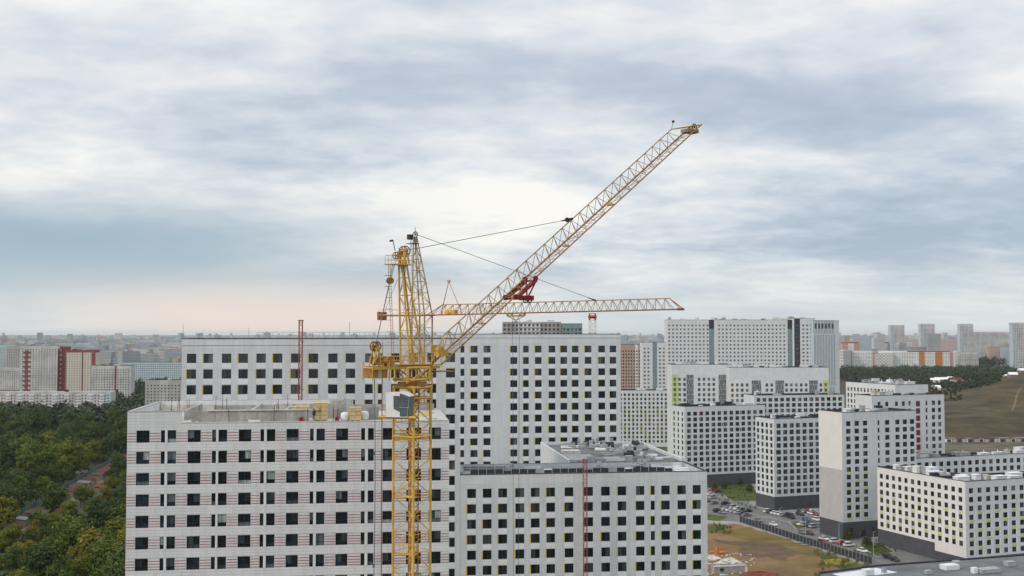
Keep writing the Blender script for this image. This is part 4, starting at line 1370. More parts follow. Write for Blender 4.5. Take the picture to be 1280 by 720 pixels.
for s_ in (-.22, .22):
    ld.bar(pk - kd_ * .9 + kn * s_, -kd_ * 1.6 + kn * s_ + Vector((0, 0, z2)), .03)
for k in range(34):
    p = (pk - kd_ * .9).lerp(-kd_ * 1.6 + Vector((0, 0, z2)), k / 34); ld.bar(p - kn * .22, p + kn * .22, .022)
ld.obj('ladder', M_och, cr2)
# counter jib with reddish ballast
cj = L2(473, 393).x / math.cos(az2)
for s_ in (-.8, .8):
    p = Vector((0, 0, z2)) + kn * s_
    MB().bar(p + kd_ * 2.2, p + kd_ * cj, .16).obj('counter_jib_beam', M_och, cr2)
crs = MB()
for k in range(7):
    p = Vector((0, 0, z2)) + kd_ * (cj * k / 6)
    crs.bar(p - kn * .8, p + kn * .8, .07)
    crs.bar(p - kn * .8, p - kn * .8 + Vector((0, 0, 1.0)), .025).bar(p + kn * .8, p + kn * .8 + Vector((0, 0, 1.0)), .025)
for s_ in (-.8, .8):
    crs.bar(Vector((0, 0, z2 + 1.0)) + kn * s_, Vector((0, 0, z2 + 1.0)) + kd_ * cj + kn * s_, .025)
crs.obj('counter_jib_railing', M_och, cr2, kind='stuff')
for i in range(2):
    MB().cbox(tuple(Vector((0, 0, z2 - .1)) + kd_ * (cj - .1 + .62 * i)), (.45, 1.5, 1.5), rot=az2).obj('counterweight_block', mat('brick_ballast', (0.33, 0.13, 0.08), 0.8, .3, 1.0), cr2)
MB().bar(pk, Vector((0, 0, z2 + .2)) + kd_ * (cj + .5), .03).obj('pendant_rope', M_rope, cr2)
# jib
A2 = Vector((0, 0, z2)) + kd_ * 1.4
T2 = tipz.copy()
jl2 = (T2 - A2); d2 = jl2.normalized(); u2 = kn.cross(d2); u2 = u2 if u2.z > 0 else -u2
w2, hh2 = 1.5, 1.75
jb = MB(); n2 = 28
lattice(A2, T2, [kn * w2 / 2, -kn * w2 / 2], n2, jb, .045, pairs=[(0, 1)])
f0, f1 = .06, .955
for k in range(n2):
    apx = A2.lerp(T2, f0 + (f1 - f0) * (k + .5) / n2) + u2 * hh2
    for s_ in (-1, 1):
        for e_ in (k, k + 1):
            jb.bar(A2.lerp(T2, f0 * .5 + (f1 + .01 - f0 * .5) * e_ / n2) + kn * s_ * w2 / 2, apx, .045)
jb.obj('jib_bracing', M_och, cr2, kind='stuff')
for s_ in (-1, 1):
    MB().bar(A2 + kn * s_ * w2 / 2, T2 + kn * s_ * w2 / 2, .10, 6).obj('jib_chord', mat('rusty_chord', (0.33, 0.14, 0.07), .7, .3, .8), cr2)
MB().bar(A2.lerp(T2, f0) + u2 * hh2, A2.lerp(T2, f1) + u2 * hh2, .09, 6).obj('jib_chord', M_och, cr2)
je = MB()
for s_ in (-1, 1):
    je.bar(A2.lerp(T2, f1) + u2 * hh2, T2 + kn * s_ * w2 / 2, .07).bar(A2.lerp(T2, f0) + u2 * hh2, A2 + kn * s_ * w2 / 2, .07)
je.bar(T2 - kn * w2 / 2, T2 + kn * w2 / 2, .12).cbox(tuple(T2 - d2 * .3), (.8, 1.3, .35), rot=az2)
je.obj('jib_end_frame', mat('rusty_chord', (0.33, 0.14, 0.07)), cr2)
def along2(px, off):
    bt, be = 0, 1e9
    for k in range(400):
        t = k / 400; w = A2.lerp(T2, t) + off + base2; rel = w - Vector((0, 0, CAMZ))
        sx = 640 + F * rel.x / (rel.y * CP + rel.z * SP)
        if abs(sx - px) < be:
            be = abs(sx - px); bt = t
    return A2.lerp(T2, bt) + off
pp = along2(745, u2 * hh2)
for s_ in (-.2, .2):
    MB().bar(pk + kn * s_ + Vector((0, 0, .5)), pp + kn * s_ * .5, .032).obj('pendant_rope', M_rope, cr2)
MB().bar(pp, pp + (pk - pp).normalized() * 1.6, .16, 6, 0, .06).obj('pendant_socket', M_dark, cr2)
# little strut frame near the jib root
st = along2(561, u2 * hh2)
stp = st + Vector((0, 0, 4.1))
s2 = MB()
for s_ in (-1, 1):
    s2.bar(along2(551, kn * s_ * w2 / 2), stp, .07).bar(along2(578, kn * s_ * w2 / 2), stp, .05)
s2.disc(stp, kn, .25, .4, 10)
s2.obj('jib_strut', M_och, cr2)
sw = along2(560, u2 * .4)
MB().disc(sw, kn, .42, 1.4, 12).cbox(tuple(sw + d2 * 1.0), (1.2, 1.2, .8), rot=az2).obj('jib_winch', M_yel, cr2)
tr2 = along2(645, Vector((0, 0, -.45)))
t2 = MB()
for s_ in (-.8, .8):
    t2.bar(tr2 - d2 * 1.3 + kn * s_, tr2 + d2 * 1.3 + kn * s_, .12)
    for e_ in (-1.2, 1.2):
        t2.disc(tr2 + d2 * e_ + kn * s_ + Vector((0, 0, .25)), kn, .25, .15, 10)
    t2.bar(tr2 - d2 * 1.2 + kn * s_, tr2 - Vector((0, 0, .8)), .07).bar(tr2 + d2 * 1.2 + kn * s_, tr2 - Vector((0, 0, .8)), .07)
t2.obj('trolley', M_och, cr2)
for s_ in (-.65, .65):
    MB().bar(tr2 + d2 * s_ - Vector((0, 0, .6)), Vector((0, 0, 14)) + Vector(((tr2 + d2 * s_ * .5).x, (tr2 + d2 * s_ * .5).y, 0)), .032).obj('hoist_rope', M_rope, cr2)
hk = Vector((tr2.x, tr2.y, 13.4))
MB().cbox(tuple(hk), (1.0, .5, 1.1), rot=az2).bar(hk - Vector((0, 0, .5)), hk - Vector((0, 0, 1.4)), .1).obj('hook_block', M_yel, cr2)

# ---- red and white mast behind the rear block -----------------------
Y3 = 400.0
B3 = unp(740.5, 400, Y3)
cr3 = thing('tower_crane_mast', 'red and white banded lattice mast rising behind the rear white block', 'crane', (B3.x, B3.y, 0))
zt3 = unp(740, 392, Y3).z
M_wht = mat('mast_white', (0.70, 0.66, 0.64), .6, .1, 1)
M_rd = mat('mast_red', (0.45, 0.06, 0.06), .6, .15, 1)
sq3 = [Vector(v) * 1.1 for v in ((-1, -1, 0), (1, -1, 0), (1, 1, 0), (-1, 1, 0))]
seg = 2.3; z = 0.0; k = 0
nseg3 = int(zt3 / seg); seg = zt3 / nseg3
for k in range(nseg3):
    b = MB()
    for a, c in lattice((0, 0, k * seg), (0, 0, (k + 1) * seg), sq3, 1, b, .10):
        b.bar(a, c, .2)
    if (nseg3 - 1 - k) % 3 == 0:
        for i in range(4):
            b.bar(sq3[i] + Vector((0, 0, k * seg + seg * .5)), sq3[(i + 1) % 4] + Vector((0, 0, k * seg + seg * .5)), .55)
    b.obj('mast_section', M_rd if (nseg3 - 1 - k) % 3 == 0 else M_wht, cr3)

# ---- red building hoists --------------------------------------------
def hoist(px, y_top, Y, label, w=.62, mt=M_brick_red):
    Bp = unp(px, y_top, Y)
    h = thing('building_hoist', label, 'hoist', (Bp.x, Bp.y, 0))
    sqh = [Vector(v) * w / 2 for v in ((-1, -1, 0), (1, -1, 0), (1, 1, 0), (-1, 1, 0))]
    b = MB()
    n = int(Bp.z / 1.5)
    for a, c in lattice((0, 0, 0), (0, 0, Bp.z), sqh, n, b, .035):
        MB().bar(a, c, .06).obj('mast_chord', mt, h)
    b.obj('mast_bracing', mt, h, kind='stuff')
    z = Bp.z - 4
    tb_ = MB()
    while z > 4:
        tb_.bar((0, w / 2, z), (.3, 2.0, z), .05).bar((0, w / 2, z), (-.3, 2.0, z), .05); z -= 9
    tb_.obj('wall_tie', mt, h, kind='stuff')
    MB().cbox((0, 0, Bp.z + .1), (w + .4, w + .4, .12)).obj('head_beam', mt, h)
    return h
hoist(376, 401, 212.5, 'thin red lattice hoist mast rising above the tall white block roof')
hoist(731.2, 575, 221.3, 'red lattice hoist mast running up the lower white block facade', w=.75)

# ================================================================== right-hand estate
PH2 = R(20)
def plan(px, py, Y):
    p = unp(px, py, Y); return (p.x, p.y)
def zat(py, Y, px=900): return unp(px, py, Y).z
# J: slim tower, blank gable coloured in a painted sunlit tone
def fnJ(u, z): return 2 if z < 6.6 else 0
def fnJl(u, z): return 2 if z < 6.6 else (3 if z < 27 else 1)
OJ = plan(1053, 590, 443); HJ = 49.6; WJ = 35.6; DJ = 15.3
colsJ = [(2.0, 4.1), (6.0, 8.1), (10.0, 12.1), (17.0, 17.9), (20.6, 22.7), (25.6, 27.7), (29.2, 31.3), (32.8, 34.9)]
rowsJ = rows_of(8.2, 13, 1.9, 3.0)
bJ = building('apartment_tower', 'slim white tower with blank warm gable and charcoal base among the right estate', 'apartment building', OJ, PH2, WJ, DJ, HJ,
              [M_white2, M_beige, M_base, M_grey_clad], front=dict(cols=colsJ, rows=rowsJ), mode='parts', matfn=fnJ, matfn_l=fnJl, extra_z=(6.6, 27.0), kindw=lambda w: 'pair' if w > 1.3 else 'plain', clutter=9, seed=4)
lm = MB()
for i, (a, b) in enumerate(colsJ[:3]):
    for k in range(7):
        if (i + k) % 2 == 0:
            z = 8.2 + 3 * k - 1.1; lm.box((a, -.04, z), (b, -.003, z + .85))
lm.obj('lime_panel', M_lime, bJ, kind='stuff')
wh = MB()
for (a, b) in colsJ[:3]:
    for k in range(7):
        wh.box((b + .08, -.04, 8.2 + 3 * k - .1), (b + .5, -.003, 8.2 + 3 * k + 1.85))
wh.obj('white_pilaster', M_spandrel, bJ, kind='stuff')
sh = MB()
for a in (2, 8, 14, 21, 27, 32):
    sh.box((a, -.03, 1.0), (a + 2.6, -.002, 4.2))
sh.obj('shop_window', G_far, bJ, kind='stuff')

# L: low block at right with sunlight's warmth painted into its left side colour
OL = plan(1207, 640, 390); HL = 29.5; DL = 46.0; WL = 62.0
def fnL(u, z): return 2 if z < 3.2 else 0
def fnLl(u, z): return 2 if z < (6.0 if u < 30 else 3.2) else 1
rowsL = rows_of(4.0, 8, 1.8, 3.05)
colsLl = even(DL, 13, 1.75, 1.5)
DW = 14.6
near_cols = [(a - (DL - DW), b - (DL - DW)) for a, b in colsLl if a > DL - DW]
far_cols = [(a, b) for a, b in colsLl if b < DL - DW]
bL = building('apartment_block', 'low white block with lime panels at right edge of photo', 'apartment building', OL, R(21), WL, DW, HL,
              [M_white2, M_beige, M_base], front=dict(cols=even(WL, 16, 1.9, 1.6), rows=rowsL), left=dict(cols=near_cols, rows=rowsL[1:]), mode='parts',
              matfn=fnL, matfn_l=lambda u, z: fnLl(u + DL - DW, z), kindw='pair', clutter=16, seed=6, extra_z=(3.2, 6.0))
bLw = building('apartment_block', 'rear wing', 'apartment building', OL, R(21), 14.0, DL - DW - .02, HL - .01,
              [M_white2, M_beige, M_base], left=dict(cols=far_cols, rows=rowsL[1:]), mode='parts',
              matfn=fnL, matfn_l=fnLl, kindw='pair', clutter=12, seed=26, extra_z=(3.2, 6.0))
for ch_ in list(bLw.children):
    ch_.parent = bL
    ch_.location = ch_.location + Vector((0, DW + .02, 0))
bpy.data.objects.remove(bLw)
lm = MB(); lw = MB()
for i, (a, b) in enumerate(even(DL, 13, 1.75, 1.5)):
    for k in range(5):
        if (i + k) % 2 == 0:
            y1, y0 = DL - a, DL - b; z = rowsL[k][1] + .12
            if z > 6.2:
                lm.box((-.05, y0, z), (-.003, y1, z + .95))
        y1 = DL - a
        lw.box((-.05, y1 + .05, rowsL[k][0] - .2), (-.003, y1 + .5, rowsL[k][1] + .1)) if rowsL[k][0] > 6.2 else None
for i, (a, b) in enumerate(even(WL, 16, 1.9, 1.6)):
    for k in range(5):
        z = rowsL[k][1] + .12
        if (i + k) % 2:
            lm.box((a, -.05, z), (b, -.003, z + .95))
        lw.box((b + .05, -.05, rowsL[k][0] - .1), (b + .5, -.003, rowsL[k][1] + .1))
lm.obj('lime_panel', M_lime, bL, kind='stuff'); lw.obj('white_pilaster', M_spandrel, bL, kind='stuff')

# I: corner tower left of J
OI = plan(968, 600, 514); HI = 41.6
def fnI(u, z): return 1 if z < 6.2 else 0
bI = building('apartment_tower', 'white corner tower with charcoal base left of the slim warm gabled tower', 'apartment building', OI, PH2, 40, 15.5, HI, [M_white2, M_base],
              front=dict(cols=even(40, 11, 2.25, 1.4), rows=rows_of(7.4, 11, 2.05)), left=dict(cols=even(15.5, 4, 1.9, 1.3), rows=rows_of(7.4, 11, 2.05)), mode='parts', matfn=fnI, extra_z=(6.2,), kindw='pair', clutter=9, seed=7)
rd = MB()
for k, (u, z) in enumerate(((1.6, 25.5), (9.5, 13.4), (13.4, 31.3), (17, 10.4), (21, 22.4), (25, 13.4), (21, 28.4))):
    rd.box((u - .55, -.04, z), (u - .05, -.003, z + 1.9))
rd.obj('wine_red_panel', M_wine, bI, kind='stuff')
# H, H2
OH = plan(856, 560, 590)
bH = building('apartment_block', 'white block with scattered red panels left of the corner tower', 'apartment building', OH, PH2, 49.0, 14.0, 42.2, [M_white2, M_base],
              front=dict(cols=even(49, 13, 2.25, 1.5), rows=rows_of(7.4, 11, 2.05)), left=dict(cols=even(14, 3, 1.6, 1.6), rows=rows_of(7.4, 11, 1.9)), mode='parts', matfn=fnI, extra_z=(6.2,), kindw='pair', clutter=10, seed=8)
rd = MB()
for (u, z) in ((9.2, 37.4), (33.4, 37.4), (33.4, 16.4), (30, 16.4), (37.2, 10.4), (33.4, 28.4), (1.2, 22.4), (22.5, 31.4)):
    rd.box((u - .1, -.04, z), (u + .5, -.003, z + 1.9))
rd.obj('wine_red_panel', M_wine, bH, kind='stuff')
OH2 = plan(943, 520, 612)
bH2 = building('apartment_block', 'white block seen over the corner tower roof, with a few red windows', 'apartment building', OH2, R(12), 53.5, 14.0, 46.9, [M_white2, M_base],
               front=dict(cols=even(53.5, 15, 2.2, 1.4), rows=rows_of(7.4, 13, 2.05)), mode='joined', matfn=fnI, extra_z=(6.2,), clutter=10, seed=9)
rd = MB()
for (u, z) in ((22, 37.4), (36.5, 43.4), (40.3, 40.4), (15, 40.4)):
    rd.box((u, -.04, z), (u + .6, -.003, z + 1.9))
rd.obj('wine_red_panel', M_wine, bH2, kind='stuff')
# K1, K2
OK1 = plan(1119, 500, 540)
bK1 = building('apartment_block', 'white block with rows of red and grey windows and blank end wall at right', 'apartment building', OK1, PH2, 19.6, 38.0, 56.0, [M_smooth],
               left=dict(cols=even(38, 14, 1.3, 1.2), rows=rows_of(6.4, 16, 2.0)), mode='joined', clutter=14, seed=10)
rd = MB()
for i in (8, 9, 10):
    a, b = even(38, 14, 1.3, 1.2)[i]
    rd.box((-.05, 38 - b - .5, rows_of(6.4, 16, 2.0)[15][0]), (-.003, 38 - b - .02, 53.5))
rd.obj('wine_red_panel', M_wine, bK1, kind='stuff')
OK2 = plan(1090, 540, 475)
bK2 = building('apartment_block', 'white block with one vertical wine red window strip right of the slim tower', 'apartment building', OK2, PH2, 38.0, 11.0, 54.4, [M_white2, M_base],
               front=dict(cols=[(3, 4.6), (7, 8.6), (12, 13.6), (15.6, 17.2), (19, 20.2), (28.0, 29.0), (31.3, 33.1), (34.6, 36.2)], rows=rows_of(6.4, 15, 1.9, 3.1)), mode='joined', clutter=5, seed=12)
rd = MB()
for k in range(15):
    rd.box((22.9, -.05, 6.0 + 3.1 * k), (25.0, -.003, 6.0 + 3.1 * k + 2.3))
rd.obj('wine_red_panel', M_wine, bK2, kind='stuff')
# N long low
ON = plan(1143, 590, 466)
bN = building('apartment_block', 'long low white block behind the lime panelled one at right edge', 'apartment building', ON, PH2, 95, 10.0, 29.0, [M_white2],
              front=dict(cols=even(95, 25, 2.0, 1.6), rows=rows_of(3.6, 8, 1.9, 3.1)), mode='parts', kindw='pair', clutter=26, seed=13)
# G: lime edged white complex
OG = plan(840, 520, 655)
def fnG(u, z):
    return 1 if (u < 4.0 or u > 90.5) else (2 if any(a < u < b for a, b in ((8.6, 12.8), (27.5, 32.5))) else 0)
M_balc = mat('grey_balcony_glazing', (0.15, 0.16, 0.165), 0.4, 0.5, 0.6, joints=(1.4, 3.0, .25), jcol=1.9, detail=6)
bG = building('apartment_block', 'white block with lime green corner strips in front of the tallest white complex', 'apartment building', OG, R(2), 35.0, 16, 62.5, [M_smooth, M_lime, M_balc],
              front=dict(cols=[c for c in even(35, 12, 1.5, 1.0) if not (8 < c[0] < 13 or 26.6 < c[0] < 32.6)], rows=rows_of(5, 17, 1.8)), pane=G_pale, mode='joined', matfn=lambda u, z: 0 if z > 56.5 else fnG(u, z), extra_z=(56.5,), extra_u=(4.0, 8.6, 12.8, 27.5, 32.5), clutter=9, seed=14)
OG2 = plan(912, 520, 648)
def fnG2(u, z):
    return 1 if u > 54.8 else (2 if any(a < u < b for a, b in ((13, 18.5), (26.8, 31.8), (46.5, 51.5))) else (3 if u < 6 else 0))
bG2 = building('apartment_block', 'stepped white block with dark balcony strips and lime right corner', 'apartment building', OG2, R(2), 58.0, 16, 61.0, [M_smooth, M_lime, M_balc, M_beige],
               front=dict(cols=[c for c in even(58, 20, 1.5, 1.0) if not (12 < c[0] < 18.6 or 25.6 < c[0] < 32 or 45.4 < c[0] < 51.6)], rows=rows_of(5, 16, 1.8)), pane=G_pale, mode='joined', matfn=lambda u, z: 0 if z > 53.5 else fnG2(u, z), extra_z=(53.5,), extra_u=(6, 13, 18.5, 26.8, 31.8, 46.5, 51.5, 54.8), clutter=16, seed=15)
# F: tallest far complex
M_teal = mat('teal_glass', (0.22, 0.29, 0.30), 0.3, 0.15, 0.4, joints=(1.5, 3.0, .12), jcol=.6)
M_bluegrey = mat('blue_grey_glazed_side', (0.40, 0.435, 0.46), 0.5, 0.12, 0.3, joints=(2.6, 40, .5), jcol=1.45)
OF_ = plan(834, 440, 870)
def fnF(u, z):
    if 32.5 < u < 36.5 or 93.5 < u < 98.5:
        return 2 if z > 84 else 1
    return 0
bF = building('apartment_block', 'tallest long white complex with a teal glazed strip on the right skyline', 'apartment building', OF_, R(0), 98.5, 16, 91.0, [M_smooth, M_teal, M_dark],
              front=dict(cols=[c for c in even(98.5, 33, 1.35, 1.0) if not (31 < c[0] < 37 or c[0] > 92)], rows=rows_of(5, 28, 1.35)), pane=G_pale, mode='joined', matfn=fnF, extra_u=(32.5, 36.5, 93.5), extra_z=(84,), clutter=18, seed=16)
OF2 = plan(993, 440, 864)
def fnF2(u, z): return 2 if u < 4.5 else 0
bF2 = building('apartment_tower', 'white end tower with dark corner strip and blue grey side on right skyline', 'apartment building', OF2, R(0), 16, 45, 92.0, [M_smooth, M_bluegrey, M_dark],
               front=dict(cols=[(1.4, 3.0), (6.2, 7.7), (9.3, 10.8), (12.4, 13.9)], rows=rows_of(5, 28, 1.35)), pane=G_pale, mode='joined', matfn=fnF2, matfn_r=lambda u, z: 1, extra_u=(4.5,), clutter=5, seed=17)
# its angled glazed side
O3 = plan(1017.2, 440, 861)
bF3 = building('apartment_tower', 'blue grey glazed slab closing the right end of the tallest complex', 'apartment building', O3, R(22), 24, 14, 90.5, [M_bluegrey, M_dark, M_smooth],
               front=dict(cols=even(20, 6, 1.9, 1.2), rows=rows_of(84.2, 1, 4.0)), mode='joined', matfn=lambda u, z: 2 if u > 20 else 0, extra_u=(20,), clutter=0)
OF0 = plan(803, 460, 876)
bF0 = building('apartment_block', 'lower white block with teal strip left of the tallest complex', 'apartment building', OF0, R(0), 19.0, 16, 73.5, [M_smooth, M_teal],
               front=dict(cols=[(1, 2.5), (4, 5.5), (13, 14.5), (16, 17.5)], rows=rows_of(5, 22, 1.35)), pane=G_pale, mode='joined', matfn=lambda u, z: 1 if 8 < u < 11.5 else 0, extra_u=(8, 11.5), clutter=3, seed=18)
# O: patterned block between
M_ochpat = mat('ochre_panel', (0.45, 0.42, 0.20), 0.7, .15, .5)
OO = plan(773, 520, 800)
bO = building('apartment_block', 'white block with ochre chequered panels between rear white block and lime corner', 'apartment building', OO, R(0), 38.5, 14, 40.0, [M_smooth],
              front=dict(cols=even(38.5, 13, 1.5, 1.0), rows=rows_of(3, 12, 1.8)), mode='joined', clutter=5, seed=19)
rd = MB()
for i, (a, b) in enumerate(even(38.5, 13, 1.5, 1.0)):
    for k in range(9):
        if (i * 7 + k * 3) % 4 < 2 and i not in (4, 8):
            rd.box((a, -.05, 3 + 3 * k + 1.85), (b, -.003, 3 + 3 * k + 2.9))
rd.obj('ochre_panel', M_ochpat, bO, kind='stuff')
# P: peach
M_peach = mat('peach_brick', (0.43, 0.31, 0.25), .8, .1, .3)
building('apartment_block', 'peach brick block glimpsed right of the rear white block', 'apartment building', plan(774, 450, 1050), R(0), 23, 16, 70, [M_peach, M_beige],
         front=dict(cols=even(23, 9, 1.3, .8), rows=rows_of(3, 21, 1.6)), mode='joined', matfn=lambda u, z: 1 if 15 < u < 17.5 else 0, extra_u=(15, 17.5))
# E: seen above the rear block roof
M_mosaic = mat('brown_grey_facade', (0.34, 0.31, 0.29), .7, .35, .12)
bE = building('apartment_block', 'brown and white patterned block peeping over the rear block roof', 'apartment building', plan(628, 410, 800), R(0), 42.0, 15, 88.5, [M_mosaic, M_smooth, M_teal],
              front=dict(cols=even(56, 19, 1.7, .8)[:14], rows=rows_of(70.5, 6, 1.7, 3.0)), mode='joined', matfn=lambda u, z: 1 if (11 < u < 27 and int(z * 1.0) % 3 != 0) else 0, extra_u=(11, 27), extra_z=[72 + k for k in range(17)], clutter=4, seed=20)
building('apartment_block', 'teal glazed end of the patterned block above the rear block roof', 'apartment building', plan(702.4, 410, 796), R(0), 14.5, 15, 87.5, [M_teal],
         front=dict(cols=even(14.5, 5, 1.7, .8), rows=rows_of(70.5, 5, 1.7, 3.0)), mode='joined')

# M: flat roofed low building at the bottom right
z_m = 9.0
c_l = gp(1032, 716, z_m); 
OMx = gp(1096, 706, z_m)
bM = thing('low_hall', 'low flat roofed hall with dark felt roof at bottom right corner', 'building', (0, 0, 0))
pts = [gp(1024, 716, z_m), gp(1094, 707, z_m), gp(1300, 692, z_m), gp(1400, 760, z_m), gp(1010, 760, z_m)]
w_ = MB()
for a, b in zip(pts, pts[1:] + pts[:1]):
    w_.face([(a.x, a.y, 0), (b.x, b.y, 0), (b.x, b.y, z_m), (a.x, a.y, z_m)])
w_.obj('wall', mat('brick_red_wall', (0.26, 0.07, 0.05), .8, .2, .5), bM)
rf = MB(); rf.face([(p.x, p.y, z_m - .3) for p in pts]); rf.obj('roof', M_roof, bM)
cp_ = MB()
for a, b in zip(pts, pts[1:] + pts[:1]):
    cp_.bar((a.x, a.y, z_m), (b.x, b.y, z_m), .28)
cp_.obj('parapet', M_dark, bM)
pv = [gp(1040, 717, z_m - .2), gp(1096, 709.5, z_m - .2), gp(1122, 715, z_m - .2), gp(1060, 723, z_m - .2)]
rf = MB(); rf.face([(p.x, p.y, z_m - .28) for p in pv]); rf.obj('pale_roof_strip', M_white_vent, bM)
rn = random.Random(5)
for i, (px, py, w, d, h) in enumerate(((1085, 719, 3, 2.2, 1.8), (1187, 712, 5, 3, 1.6), (1196, 710, 2, 2, 2.2), (1218, 717, 1.5, 1.5, 1.8), (1235, 716, 7, 3, 1.4), (1262, 708, 3, 2, 1.6), (1160, 718, 2, 1.5, 1.2), (1105, 716, 1.2, 1.2, 1.4))):
    p = gp(px, py, z_m - .3)
    b = MB().box((-w / 2, -d / 2, .2), (w / 2, d / 2, h)).box((-w / 2 + .2, -d / 2 + .2, 0), (w / 2 - .2, d / 2 - .2, .2))
    for k in range(2):
        b.disc((-w / 4 + k * w / 2, 0, h + .06), (0, 0, 1), min(w, d) * .22, .14, 12)
    o = b.obj('air_handling_unit', rn.choice([M_steel, M_white_vent]), None, loc=p, rz=R(20), label=('small vent box beside the pale strip on the hall roof', 'wide metal unit in the middle of the hall roof', 'tall slim unit behind the wide one on the hall roof', 'narrow unit between the wide and the long one on the hall roof', 'longest flat unit on the hall roof', 'rearmost unit towards the right edge of the hall roof', 'low unit left of the wide one on the hall roof', 'tiny square vent right of the pale strip on the hall roof')[i], cat='ventilation unit', group='ventilation units on the hall roof')

# ---- site fence (dark panels) between road and building ground
f0, f1, f2 = gp(924.5, 652.5), gp(1000, 677.5), gp(1090, 706)
fence = thing('site_fence', 'dark panel fence running diagonally between site ground and road', 'fence', (0, 0, 0))
def run_fence(root, a, b, n, h, m, post_m):
    for k in range(n):
        p, q = a.lerp(b, k / n), a.lerp(b, (k + 1) / n)
        d = (q - p); L = d.length; an = math.atan2(d.y, d.x)
        MB().cbox((0, 0, h / 2 + .1), (L - .18, .06, h)).obj('panel', m, root, loc=(p + q) / 2, rz=an)
        MB().cbox((0, 0, h / 2 + .15), (.14, .14, h + .3)).obj('post', post_m, root, loc=tuple(p), rz=an)
run_fence(fence, f0, f1, 18, 2.5, M_dark, M_steel)
run_fence(fence, f1, f2, 20, 2.5, M_dark, M_steel)

# ---- cars
M_paint = mat('car_paint', (1, 1, 1), 0.35, 0.03, 1.0, spec=0.5, objcol=True)
M_tyre = mat('tyre', (0.02, 0.02, 0.02), .9, .1, 5)
M_cglass = mat('car_glass', (0.02, 0.024, 0.03), .08, .05, 1, spec=.6)
M_lampr = mat('tail_lamp', (0.35, 0.02, 0.02), .3, .05, 1)
M_lampw = mat('head_lamp', (0.6, 0.6, 0.58), .2, .05, 1)
def car_meshes(kind):
    L, W, H = (4.4, 1.8, 1.45) if kind == 'saloon' else (4.5, 1.85, 1.7) if kind == 'suv' else (5.4, 1.95, 2.3)
    if kind == 'saloon':
        pr = [(-2.2, .35), (-2.2, .85), (-2.05, .98), (-1.45, 1.02), (1.0, .98), (1.95, .85), (2.2, .65), (2.2, .35)]
        cb_ = [(-1.75, 1.0), (-1.05, 1.42), (.25, 1.45), (1.05, .98)]
    elif kind == 'suv':
        pr = [(-2.25, .4), (-2.25, 1.05), (-2.15, 1.12), (1.0, 1.08), (2.0, .98), (2.25, .8), (2.25, .4)]
        cb_ = [(-2.2, 1.1), (-1.9, 1.66), (.3, 1.7), (1.15, 1.08)]
    else:
        pr = [(-2.7, .4), (-2.7, 1.3), (1.6, 1.3), (2.55, 1.05), (2.7, .85), (2.7, .4)]
        cb_ = [(-2.7, 1.3), (-2.66, 2.28), (.9, 2.3), (1.9, 1.25)]
    b = MB(); w = W / 2
    for s_ in (-1, 1):
        p = [(x, s_ * w * (1.0 if z < .9 else .97), z) for x, z in pr]; b.face(p if s_ < 0 else p[::-1])
    for (x0, z0), (x1, z1) in zip(pr, pr[1:] + pr[:1]):
        b.face([(x0, -w, z0), (x0, w, z0), (x1, w, z1), (x1, -w, z1)])
    # roof skin
    (xa, za), (xb, zb) = cb_[1], cb_[2]
    b.box((xa - .05, -w * .80, za - .02), (xb + .05, w * .80, zb + .03))
    gl = MB(); 
    for s_ in (-1, 1):
        p = [(x, s_ * w * (.93 if i in (0, 3) else .79), z) for i, (x, z) in enumerate(cb_)]; gl.face(p if s_ < 0 else p[::-1])
    for i in (0, 2):
        (x0, z0), (x1, z1) = cb_[i], cb_[i + 1]
        k0, k1 = (.93, .79) if i == 0 else (.79, .93)
        gl.face([(x0, -w * k0, z0), (x0, w * k0, z0), (x1, w * k1, z1), (x1, -w * k1, z1)])
    wh = MB().disc((0, 0, 0), (0, 1, 0), .33, .22, 14)
    wh.disc((0, 0, 0), (0, 1, 0), .19, .24, 10, 1)
    l1 = MB().box((-.03, -.18, -.08), (.03, .18, .08))
    return (b.mesh('body', M_paint), gl.mesh('window', M_cglass), wh.mesh('wheel', [M_tyre, M_steel]), l1.mesh('tail_lamp', M_lampr), l1.mesh('headlight', M_lampw), L, W)
CM = {k: car_meshes(k) for k in ('saloon', 'suv', 'van')}
def put_car(p, rz, kind, colr, label, group=None, name=None):
    body, gl, wh, tl, hl, L, W = CM[kind]
    r = thing(name or ('parked_van' if kind == 'van' else 'parked_car'), label, 'van' if kind == 'van' else 'car', p, rz, group)
    link('body', body, r, color=colr); link('window', gl, r)
    for sx in (-L * .30, L * .31):
        for sy in (-W / 2 + .12, W / 2 - .12):
            link('wheel', wh, r, (sx, sy, .33))
    for sy in (-.6, .6):
        link('tail_lamp', tl, r, (-L / 2 - .01, sy, .8)); link('headlight', hl, r, (L / 2 - .02, sy, .68))
    return r
CW, CK, CB_, CG, CR, CS = (0.7, 0.7, 0.69), (0.02, 0.02, 0.024), (0.03, 0.07, 0.18), (0.16, 0.165, 0.17), (0.32, 0.025, 0.025), (0.42, 0.43, 0.44)
road_a = math.atan2((f2 - f0).y, (f2 - f0).x)
